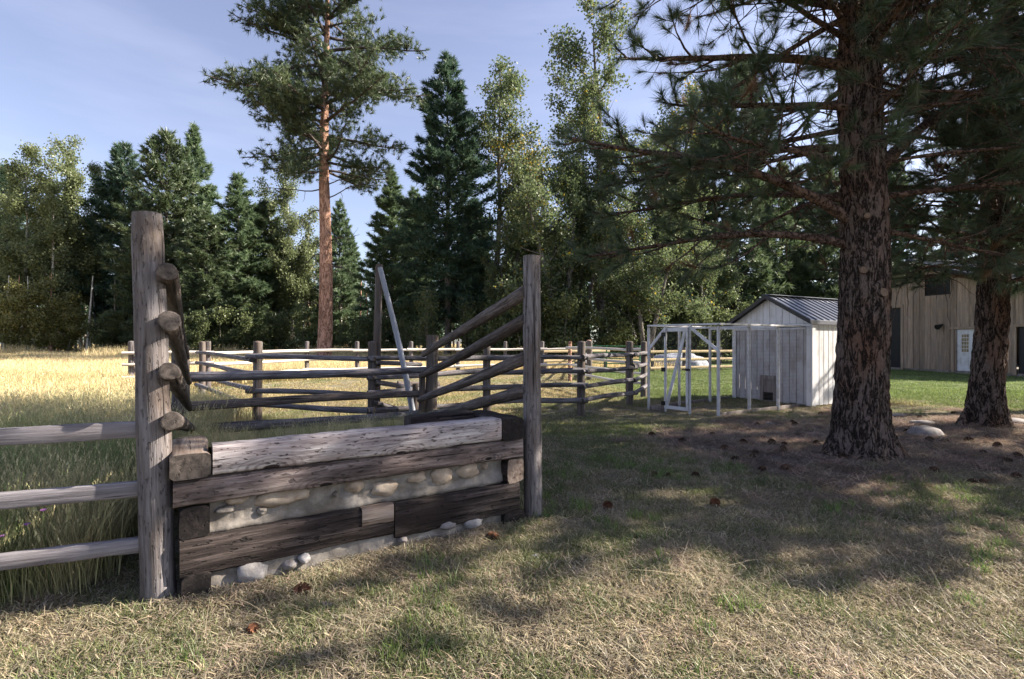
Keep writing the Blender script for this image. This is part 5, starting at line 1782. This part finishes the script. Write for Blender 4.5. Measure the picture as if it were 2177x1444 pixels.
# the wood beyond, read as one mass
rs = np.random.default_rng(77)
g = Geo()
TFW = tuft_templates(7, 1.3, 0.5, 4, 14, 1.5)
pos, dirs = [], []
for k in range(330):
    Y = rs.uniform(72, 125)
    X = rs.uniform(-1.25, 1.35) * Y
    pxx = 1088.5 + X / Y * 1088.5
    lowgap = (690 < pxx < 800) or (1120 < pxx < 1200)
    H = rs.uniform(6, 9) if lowgap else rs.uniform(9, 17)
    tube(g, [(X, Y, -0.3), (X + rs.normal(0, 0.1), Y, H * 0.5), (X + rs.normal(0, 0.2), Y, H)], [0.2, 0.14, 0.03], 5, 1)
    for h in np.arange(H * 0.2, H, 0.8):
        f = h / H
        for i in range(3):
            az = rs.uniform(0, 6.28)
            r = 2.4 * (1 - f) ** 0.7 * rs.uniform(0.3, 1)
            pos.append((X + r * math.cos(az), Y + r * math.sin(az), h + rs.normal(0, 0.3)))
            dirs.append((math.cos(az), math.sin(az), 0.2))
place_tufts(g, pos, dirs, TFW, rs, scale=(0.7, 1.3))
fw = part('far_wood', g.mesh('far_wood', [M['needle_dark'], M['bark_grey']]))
tag(fw, 'dim wood of small conifers far behind the fence line', 'woodland', kind='stuff')
# thin bare trunks inside the wood edge
SNAG = []
for k in range(3):
    g = Geo()
    hz = np.linspace(-0.2, 9, 12)
    trunk_geo(g, np.stack([0.05 * hz * math.sin(k) * 0.3, 0 * hz, hz], 1), 0.16 * (1 - hz.clip(0) / 12), 8, 0.2, 0.02, k, 2.0)
    SNAG.append(g.mesh('trunk', [M['bark_grey'], M['bark_pale'], M['bark_orange']][k]))
for k in range(46):
    Y = shr.uniform(55, 72)
    px = shr.choice([shr.uniform(-20, 330), shr.uniform(560, 1120), shr.uniform(600, 900)])
    o = part('bare_trunk', SNAG[k % 3], None, (at(px, Y), Y, 0))
    o.rotation_euler = (shr.uniform(-0.05, 0.05), shr.uniform(-0.05, 0.05), shr.uniform(0, 6))
    tag(o, ['grey bare tree trunk standing inside the shaded wood edge', 'pale bare tree trunk standing inside the shaded wood edge', 'reddish bare tree trunk standing inside the shaded wood edge'][k % 3], 'tree trunk', 'bare trunks inside the wood edge')

# ------------------------------------------------------------------ grass
SRC = bpy.data.collections.new('grass_sources')     # never linked to the scene: only the instances show


def grass_mat(name, trans=0.4, spec=0.03):
    m = N(name)
    a = m.n('ShaderNodeAttribute', attribute_name='col', attribute_type='INSTANCER')
    b = m.n('ShaderNodeAttribute', attribute_name='tint')
    c = m.ramp(b.outputs['Fac'], [(0.0, (0.55, 0.55, 0.55)), (1.0, (1.35, 1.3, 1.2))])
    return m.finish(m.mix(1.0, a.outputs['Color'], c, 'MULTIPLY'), trans=trans, spec=spec)


M['grass'] = grass_mat('grass_blades')


def blade_clump(name, n, rad, hmin, hmax, w, bend, seed, flat=False, heads=False):
    rs = np.random.default_rng(seed)
    g = Geo()
    for i in range(n):
        a = rs.uniform(0, 6.28)
        r = rad * math.sqrt(rs.random())
        p = np.array([r * math.cos(a), r * math.sin(a), -0.01])
        h = rs.uniform(hmin, hmax)
        az = rs.uniform(0, 6.28)
        if flat:
            d = np.array([math.cos(az), math.sin(az), rs.uniform(-0.02, 0.35)])
            side = np.array([-math.sin(az), math.cos(az), 0]) * w / 2
            p[2] = rs.uniform(0.0, 0.02)
            pts = [p, p + d * h * 0.5 + np.array([0, 0, 0.008]), p + d * h]
        else:
            lean = np.array([math.cos(az), math.sin(az), 0]) * bend * h * rs.uniform(0.2, 1.2)
            fa = rs.uniform(0, 6.28)
            side = np.array([math.cos(fa), math.sin(fa), 0]) * w / 2
            pts = [p, p + lean * 0.3 + np.array([0, 0, h * 0.55]), p + lean + np.array([0, 0, h])]
        v = [pts[0] - side, pts[0] + side, pts[1] + side * 0.8, pts[1] - side * 0.8, pts[2]]
        t = rs.random()
        g.add(v, [(0, 1, 2, 3)], 0, t, smooth=False)
        g.add(v, [(3, 2, 4)], 0, t, smooth=False)
        if heads and rs.random() < 0.45:
            q0 = pts[2]
            for s_ in range(5):
                dv = rs.normal(0, 1, 3) * 0.0035
                b = q0 - (pts[2] - pts[1]) * 0.05 * s_ * 1.2
                g.add([b + dv, b - dv * 0.6 + np.array([0, 0, 0.022]), b + np.array([dv[1] * 1.5, -dv[0] * 1.5, -0.012])], [(0, 1, 2)], 0, 0.8, smooth=False)
    me = g.mesh(name, M['grass'])
    o = bpy.data.objects.new(name, me)
    return o


def scatter(name, label, x, y, z, col, scl, clumps, seed, cat='grass'):
    rs = np.random.default_rng(seed)
    me = bpy.data.meshes.new(name)
    n = len(x)
    me.vertices.add(n)
    me.vertices.foreach_set('co', np.stack([x, y, z], 1).astype(np.float32).ravel())
    a = me.attributes.new('col', 'FLOAT_COLOR', 'POINT')
    a.data.foreach_set('color', np.concatenate([np.clip(col, 0, 1), np.ones((n, 1))], 1).astype(np.float32).ravel())
    a = me.attributes.new('scl', 'FLOAT', 'POINT')
    a.data.foreach_set('value', scl.astype(np.float32))
    a = me.attributes.new('rot', 'FLOAT_VECTOR', 'POINT')
    a.data.foreach_set('vector', np.stack([rs.normal(0, 0.06, n), rs.normal(0, 0.06, n), rs.uniform(0, 6.28, n)], 1).astype(np.float32).ravel())
    a = me.attributes.new('pick', 'INT', 'POINT')
    a.data.foreach_set('value', rs.integers(0, len(clumps), n).astype(np.int32))
    o = part(name, me)
    tag(o, label, cat, kind='stuff')
    sub = bpy.data.collections.new(name + '_clumps')
    for c in clumps:
        sub.objects.link(c)
    SRC.children.link(sub)
    ng = bpy.data.node_groups.new(name + '_scatter', 'GeometryNodeTree')
    ng.interface.new_socket('Geometry', in_out='INPUT', socket_type='NodeSocketGeometry')
    ng.interface.new_socket('Geometry', in_out='OUTPUT', socket_type='NodeSocketGeometry')
    gi, go = ng.nodes.new('NodeGroupInput'), ng.nodes.new('NodeGroupOutput')
    ip = ng.nodes.new('GeometryNodeInstanceOnPoints')
    ci = ng.nodes.new('GeometryNodeCollectionInfo')
    ci.inputs['Collection'].default_value = sub
    ci.inputs['Separate Children'].default_value = True
    ci.inputs['Reset Children'].default_value = True

    def attr(nm, typ):
        x_ = ng.nodes.new('GeometryNodeInputNamedAttribute')
        x_.data_type = typ
        x_.inputs['Name'].default_value = nm
        return x_.outputs['Attribute']
    ng.links.new(gi.outputs[0], ip.inputs['Points'])
    ng.links.new(ci.outputs[0], ip.inputs['Instance'])
    ip.inputs['Pick Instance'].default_value = True
    ng.links.new(attr('pick', 'INT'), ip.inputs['Instance Index'])
    er = ng.nodes.new('FunctionNodeEulerToRotation')
    ng.links.new(attr('rot', 'FLOAT_VECTOR'), er.inputs[0])
    ng.links.new(er.outputs[0], ip.inputs['Rotation'])
    ng.links.new(attr('scl', 'FLOAT'), ip.inputs['Scale'])
    ng.links.new(ip.outputs[0], go.inputs[0])
    md = o.modifiers.new('scatter', 'NODES')
    md.node_group = ng
    return o


def frustum_points(y0, y1, n, rs, xr=1.3, power=1.0):
    """points over the strip of ground in front of the lens, uniform over the ground"""
    u = rs.random(n)
    y = np.sqrt(y0 ** 2 + (y1 ** 2 - y0 ** 2) * u)
    x = rs.uniform(-xr, xr, n) * y
    return x, y


def box_coords(x, y):
    rx, ry = x - BP.x, y - BP.y
    return rx * 0.8382 + ry * 0.5454, -rx * 0.5454 + ry * 0.8382


rs = np.random.default_rng(101)
lawnA = [blade_clump('lawn_clump', 46, 0.10, 0.018, 0.068, 0.0052, 0.8, 200 + i) for i in range(5)]
lawnB = [blade_clump('lawn_clump_far', 40, 0.26, 0.025, 0.065, 0.011, 0.6, 210 + i) for i in range(4)]
straw = [blade_clump('straw_clump', 40, 0.13, 0.025, 0.085, 0.0042, 0.5, 220 + i, flat=True) for i in range(5)]
tall = [blade_clump('tall_clump', 44, 0.17, 0.28, 0.80, 0.0055, 0.42, 230 + i, heads=True) for i in range(5)]
meadow = [blade_clump('meadow_clump', 46, 0.45, 0.25, 0.55, 0.016, 0.35, 240 + i, heads=True) for i in range(5)]
needles_l = [blade_clump('litter_clump', 44, 0.14, 0.06, 0.16, 0.0042, 0.5, 250 + i, flat=True) for i in range(5)]


def patch(x, y, sc, seed):
    return vnoise(x + 100, y + 100, sc, seed)


def off_wall(x, y):
    s, d = box_coords(x, y)
    return ~((s > -0.1) & (s < 2.45) & (d > -0.02) & (d < 5.2))


# short lawn
x, y = [], []
for y0, y1, n in ((1.5, 4.2, 9700), (4.2, 8.0, 12700), (8.0, 14.0, 9200)):
    a, b = frustum_points(y0, y1, n, rs)
    x.append(a)
    y.append(b)
x, y = np.concatenate(x), np.concatenate(y)
g_ = patch(x, y, 1.1, 31) * 0.3 + patch(x, y, 0.36, 32) * 0.35 + patch(x, y, 0.13, 39) * 0.35
lu = lush_mask(x, y)
keep = off_wall(x, y) & (duff_mask(x, y) < 0.35 + 0.5 * (rs.random(len(x)) < 0.12)) & (field_mask(x, y) < 0.4) & (rs.random(len(x)) < 0.40 + 0.9 * sstep(0.40, 0.60, g_) + lu)
x, y, g_, lu = x[keep], y[keep], g_[keep], lu[keep]
mixg = np.clip(sstep(0.395, 0.66, g_) + lu * 0.7 + rs.normal(0, 0.15, len(x)), 0, 1)[:, None]
colr = (1 - mixg) * np.array([0.28, 0.255, 0.15]) + mixg * np.array([0.15, 0.185, 0.08])
colr = colr * rs.uniform(0.75, 1.25, (len(x), 1))
sc_ = rs.uniform(0.6, 1.15, len(x)) * (0.75 + 0.5 * mixg[:, 0])
scatter('lawn_grass', 'short patchy green grass of the lawn in front of the wall and pines', x, y, ground_z(x, y), colr, sc_, lawnA, 1)

tuft = [blade_clump('lawn_tuft', 34, 0.07, 0.05, 0.15, 0.0055, 0.75, 270 + i) for i in range(4)]
stem = [blade_clump('stray_stem', 2, 0.10, 0.25, 0.45, 0.0035, 0.5, 280 + i, flat=True) for i in range(4)]
x, y = frustum_points(2.0, 6.5, 1500, rs)
keep = off_wall(x, y) & (duff_mask(x, y) < 0.3) & (field_mask(x, y) < 0.4) & (patch(x, y, 0.5, 44) * 0.6 + patch(x, y, 1.4, 45) * 0.4 > 0.55)
x, y = x[keep], y[keep]
scatter('lawn_tufts', 'longer bright green tufts standing up in the lawn', x, y, ground_z(x, y), np.array([0.135, 0.21, 0.06]) * rs.uniform(0.7, 1.3, (len(x), 1)), rs.uniform(0.5, 1.0, len(x)), tuft, 7)
x, y = frustum_points(2.0, 9.0, 420, rs)
keep = off_wall(x, y) & (field_mask(x, y) < 0.6)
x, y = x[keep], y[keep]
scatter('fallen_stems', 'long pale grass stems fallen across the lawn', x, y, ground_z(x, y) + 0.03, np.array([0.52, 0.46, 0.35]) * rs.uniform(0.6, 1.2, (len(x), 1)), rs.uniform(0.7, 1.2, len(x)), stem, 8, 'straw')

# dead straw lying in it
x, y = [], []
for y0, y1, n in ((1.5, 4.2, 5700), (4.2, 8.0, 6000), (8.0, 13.0, 4000)):
    a, b = frustum_points(y0, y1, n, rs)
    x.append(a)
    y.append(b)
x, y = np.concatenate(x), np.concatenate(y)
keep = off_wall(x, y) & (duff_mask(x, y) < 0.6) & (field_mask(x, y) < 0.6)
x, y = x[keep], y[keep]
z = ground_z(x, y) + 0.004
sw, dw = rs.uniform(-0.1, 2.5, 150), rs.uniform(-0.16, 0.0, 150)
bx = np.array([bw(a_, b_) for a_, b_ in zip(sw, dw)])
x, y = np.concatenate([x, bx[:, 0]]), np.concatenate([y, bx[:, 1]])
z = np.concatenate([z, 0.005 + 0.025 * (1 + dw / 0.16) * rs.random(150)])
colr = np.array([0.43, 0.375, 0.285]) * rs.uniform(0.55, 1.2, (len(x), 1)) * (1 + rs.normal(0, 0.04, (len(x), 3)))
scatter('straw_litter', 'pale dead straw lying among the lawn grass', x, y, z, colr, rs.uniform(0.7, 1.3, len(x)), straw, 2, 'straw')

# pine needle litter
x, y = frustum_points(4.0, 13.0, 16000, rs)
keep = duff_mask(x, y) > 0.25
x, y = x[keep], y[keep]
colr = np.array([0.38, 0.30, 0.25]) * rs.uniform(0.3, 1.5, (len(x), 1)) * (1 + rs.normal(0, 0.05, (len(x), 3)))
scatter('needle_litter', 'brown fallen pine needles carpeting the ground under the pines', x, y, ground_z(x, y) + 0.003, colr, rs.uniform(0.7, 1.3, len(x)), needles_l, 3, 'litter')

# farther short grass: pen, lush lawn by the coop and barn
x, y = [], []
for y0, y1, n in ((8.0, 16.0, 9000), (16.0, 30.0, 12000)):
    a, b = frustum_points(y0, y1, n, rs)
    x.append(a)
    y.append(b)
x, y = np.concatenate(x), np.concatenate(y)
lu = lush_mask(x, y)
keep = off_wall(x, y) & (duff_mask(x, y) < 0.3) & (field_mask(x, y) < 0.45) & ((y > 12) | (x < 0.5) | (lu > 0.5))
x, y, lu = x[keep], y[keep], lu[keep]
g_ = patch(x, y, 1.6, 33) * 0.6 + patch(x, y, 0.5, 34) * 0.4
mixg = np.clip(sstep(0.52, 0.72, g_) * 0.7 + lu * 1.1 + rs.normal(0, 0.12, len(x)), 0, 1)[:, None]
colr = (1 - mixg) * np.array([0.40, 0.33, 0.18]) + mixg * np.array([0.15, 0.205, 0.07])
colr = colr * rs.uniform(0.75, 1.25, (len(x), 1))
scatter('pasture_grass', 'short dry and green grass of the pen and the lawn by the barn', x, y, ground_z(x, y), colr, rs.uniform(0.7, 1.3, len(x)), lawnB, 4)

# tall grass behind the board fence and on the ramp
x, y = frustum_points(2.4, 10.0, 19000, rs, xr=1.25)
keep = (x < 0) & (field_mask(x, y) > 0.35) & (y > 3.0 + (x + 2.13) * 0.403 + 0.16)
x, y = x[keep], y[keep]
z = ground_z(x, y)
n2 = 700
ds = rs.uniform(0.62, 5.2, n2)
ss = rs.uniform(0.0, 2.3, n2)
bx = np.array([bw(s, d) for s, d in zip(ss, ds)])
x2, y2 = bx[:, 0], bx[:, 1]
z2 = np.array([ramp_z(d) for d in ds])
x3, y3 = frustum_points(6.5, 9.8, 900, rs)
k3 = (x3 > -6.0) & (x3 < -1.2) & off_wall(x3, y3)
x3, y3 = x3[k3], y3[k3]
scl = np.concatenate([rs.uniform(0.5, 1.0, len(x)), rs.uniform(0.10, 0.24, n2), rs.uniform(0.2, 0.45, len(x3))])
x, y, z = np.concatenate([x, x2, x3]), np.concatenate([y, y2, y3]), np.concatenate([z, z2, ground_z(x3, y3)])
g_ = patch(x, y, 0.9, 35) * 0.55 + patch(x, y, 0.3, 36) * 0.45
far = sstep(4.2, 7.5, y)
mixg = np.clip(sstep(0.34, 0.55, g_) * (1 - 0.7 * far) + rs.normal(0, 0.2, len(x)), 0, 1)[:, None]
colr = (1 - mixg) * np.array([0.52, 0.46, 0.29]) + mixg * np.array([0.19, 0.25, 0.10])
colr = colr * rs.uniform(0.7, 1.25, (len(x), 1))
scatter('tall_grass', 'tall uncut green and straw coloured grass behind the board fence', x, y, z - 0.02, colr, scl, tall, 5)

# the golden meadow
x, y = [], []
for y0, y1, n in ((8.5, 20, 9000), (20, 38, 9000), (38, 64, 8000)):
    a, b = frustum_points(y0, y1, n, rs)
    x.append(a)
    y.append(b)
x, y = np.concatenate(x), np.concatenate(y)
keep = (field_mask(x, y) > 0.3) & (x < 14)
x, y = x[keep], y[keep]
g_ = patch(x, y, 4.0, 37) * 0.5 + patch(x, y, 1.2, 38) * 0.5
mixg = np.clip(sstep(0.55, 0.8, g_) * 0.6 + rs.normal(0, 0.1, len(x)) + 0.35 * sstep(40, 60, y), 0, 1)[:, None]
colr = (1 - mixg) * np.array([0.66, 0.56, 0.345]) + mixg * np.array([0.34, 0.32, 0.14])
colr = colr * rs.uniform(0.8, 1.2, (len(x), 1))
scatter('meadow_grass', 'golden dry meadow grass running to the edge of the wood', x, y, ground_z(x, y) - 0.02, colr, rs.uniform(0.65, 1.3, len(x)) * (1 + 1.1 * sstep(30, 52, y) * sstep(0.5, 0.75, patch(x, y, 3.0, 47))), meadow, 6)


# ------------------------------------------------------------------ pine cones, stones, flowers
def cone_mesh(seed, open_=1.0):
    rs = np.random.default_rng(seed)
    g = Geo()
    n = 9
    for i in range(n):
        f = i / (n - 1)
        z = -0.045 + 0.09 * f
        r = 0.032 * math.sin(math.pi * (0.18 + 0.78 * f)) ** 0.7
        m_ = 8
        for j in range(m_):
            a = j * 2 * math.pi / m_ + i * 0.45
            d = np.array([math.cos(a), math.sin(a), 0])
            s = np.array([-math.sin(a), math.cos(a), 0]) * 0.011
            tip = d * r * 1.35 * open_ + np.array([0, 0, z + 0.012])
            b = d * r * 0.4 + np.array([0, 0, z])
            g.add([b - s * 0.6, b + s * 0.6, tip + s, tip + d * 0.006 + np.array([0, 0, 0.004]), tip - s], [(0, 1, 2), (0, 2, 4), (4, 2, 3)], 0, rs.random(), smooth=False)
    g.add([(0.012, 0, -0.05), (-0.006, 0.011, -0.05), (-0.006, -0.011, -0.05), (0, 0, 0.05)], [(0, 1, 3), (1, 2, 3), (2, 0, 3)], 0, 0.0)
    return g


mc = N('pine_cone_scales')
atc = mc.n('ShaderNodeAttribute', attribute_name='tint')
M['cone'] = mc.finish(mc.ramp(atc.outputs['Fac'], [(0, (0.025, 0.016, 0.012)), (1, (0.12, 0.065, 0.04))]), 0.9)
mc = N('red_pine_cone_scales')
atc = mc.n('ShaderNodeAttribute', attribute_name='tint')
M['cone_red'] = mc.finish(mc.ramp(atc.outputs['Fac'], [(0, (0.06, 0.025, 0.015)), (1, (0.25, 0.11, 0.06))]), 0.9)
CM = [cone_mesh(i, 1.25).mesh('pine_cone', M['cone']) for i in range(3)]
CR = cone_mesh(9).mesh('pine_cone', M['cone_red'])


def gpt(px, py):
    return ((px - 1088.5) * 1.5 / (py - 727), 1.5 * 1088.5 / (py - 727))


def lay(o, x, y, lift, s, r_):
    o.location = (x, y, float(ground_z(x, y)) + lift)
    o.rotation_euler = (r_.uniform(1.1, 1.9), r_.uniform(-0.3, 0.3), r_.uniform(0, 6.28))
    o.scale = (s, s, s)


cr_ = random.Random(9)
cones = [(1592, 935), (1622, 936), (1580, 944), (1605, 965), (1665, 960), (1600, 972), (1640, 947), (1670, 1000), (1668, 953), (1420, 1015), (1391, 1013), (1478, 1013), (1665, 965), (1700, 930), (1735, 955), (1515, 925), (1745, 880), (1690, 905), (1684, 900), (1610, 905), (1930, 920), (1945, 925), (2010, 940), (2060, 940), (2090, 968), (2160, 970), (2140, 985), (2165, 975), (2070, 1032), (2093, 1030), (2160, 1020), (1975, 937), (1960, 900), (2030, 880), (1955, 890), (2100, 935), (2120, 950), (1450, 940), (1540, 955), (1385, 925), (1565, 980), (1620, 1000), (1790, 985), (1920, 985), (1985, 1010)]
for (px, py) in cones:
    x, y = gpt(px, py)
    o = part('pine_cone', cr_.choice(CM))
    lay(o, x, y, 0.018, cr_.uniform(0.7, 1.15), cr_)
    tag(o, 'dark open pine cone lying on the needle strewn ground under the pines', 'pine cone', 'dark pine cones under the pines')
for (px, py, lab) in [(1292, 1080, 'reddish pine cone in the sunlit grass beside the tall post at the lawn'), (1520, 1070, 'reddish pine cone in the lawn midway to the big pine'), (690, 1192, 'reddish pine cone at the foot of the timber wall'), (1045, 1148, 'dark red pine cone by the white stone at the wall end'), (537, 1342, 'small reddish pine cone in the grass near the picture bottom'), (640, 1258, 'reddish pine cone a step out from the big white stone')]:
    x, y = gpt(px, py)
    o = part('pine_cone', CR)
    lay(o, x, y, 0.028, 1.0 if py < 1300 else 0.7, cr_)
    tag(o, lab, 'pine cone', 'red pine cones on the lawn')
for k, (px, py, rx, rz, mt, lab) in enumerate([
    (1966, 925, 0.26, 0.12, 'stone_grey', 'rounded grey boulder between the two pines'), (1962, 902, 0.22, 0.05, 'stone_grey', 'flat stone behind the rounded boulder'), (2150, 902, 0.28, 0.08, 'stone_grey', 'broad flat stone beyond the slimmer pine'), (1905, 885, 0.18, 0.05, 'stone_grey', 'low grey stone beside the big pine trunk'),
    (1139, 1187, 0.045, 0.025, 'stone_white', 'small white stone lying on the lawn past the wall end'), (1007, 1140, 0.055, 0.03, 'stone_white', 'pale stone lying under the end of the bottom timber'), (1635, 902, 0.1, 0.03, 'stone_grey', 'flat stone near the coop corner'), (1632, 1124, 0.05, 0.012, 'stone_white', 'thin pale chip of stone in the middle of the lawn'),
    (1860, 1045, 0.03, 0.015, 'stone_white', 'tiny white pebble on the needles before the big pine'), (1905, 1040, 0.035, 0.02, 'stone_grey', 'tiny grey pebble beside the white pebble'), (695, 1400 - 115, 0.05, 0.02, 'stone_grey', 'grey pebble in the grass before the wall')]):
    x, y = gpt(px, py)
    o = part('stone', rock_mesh('stone', rx, rx * 0.7, rz, M[mt], 400 + k, (18, 10), 0.16), None, (x, y, float(ground_z(x, y)) + rz * 0.35))
    tag(o, lab, 'stone')
fm = N('purple_petals').finish((0.45, 0.2, 0.5), trans=0.4, spec=0.03)
gm_ = N('flower_stem').finish((0.1, 0.15, 0.05), trans=0.3, spec=0.03)
for k, (px, py, h, Y, lab) in enumerate([(57, 1118, 0, 2.95, 'small purple flower in the tall grass between the lower boards'), (6, 1143, 0, 2.95, 'purple flower close to the picture edge in the tall grass'), (92, 1088, 0, 3.0, 'pale purple flower topmost in the tall grass by the boards')]):
    hh = 1.5 - (py - 727) / 1088.5 * Y
    X = at(px, Y) - 0.0
    t = thing('wildflower', lab, 'flower', (X, Y, 0), group='purple flowers in the tall grass')
    g = Geo()
    tube(g, [(0.03, 0.02, 0), (0.015, 0, hh * 0.5), (0, 0, hh)], [0.003, 0.0025, 0.002], 5)
    part('stem', g.mesh('stem', gm_), t)
    g = Geo()
    for j in range(9):
        a = j * 0.7
        d = np.array([math.cos(a), math.sin(a), 0.8])
        s = np.array([-math.sin(a), math.cos(a), 0]) * 0.006
        g.add([np.array([0, 0, hh]) - s * 0.3, np.array([0, 0, hh]) + s * 0.3, np.array([0, 0, hh]) + d * 0.016 + s, np.array([0, 0, hh]) + d * 0.016 - s], [(0, 1, 2, 3)], smooth=False)
    part('petals', g.mesh('petals', fm), t)
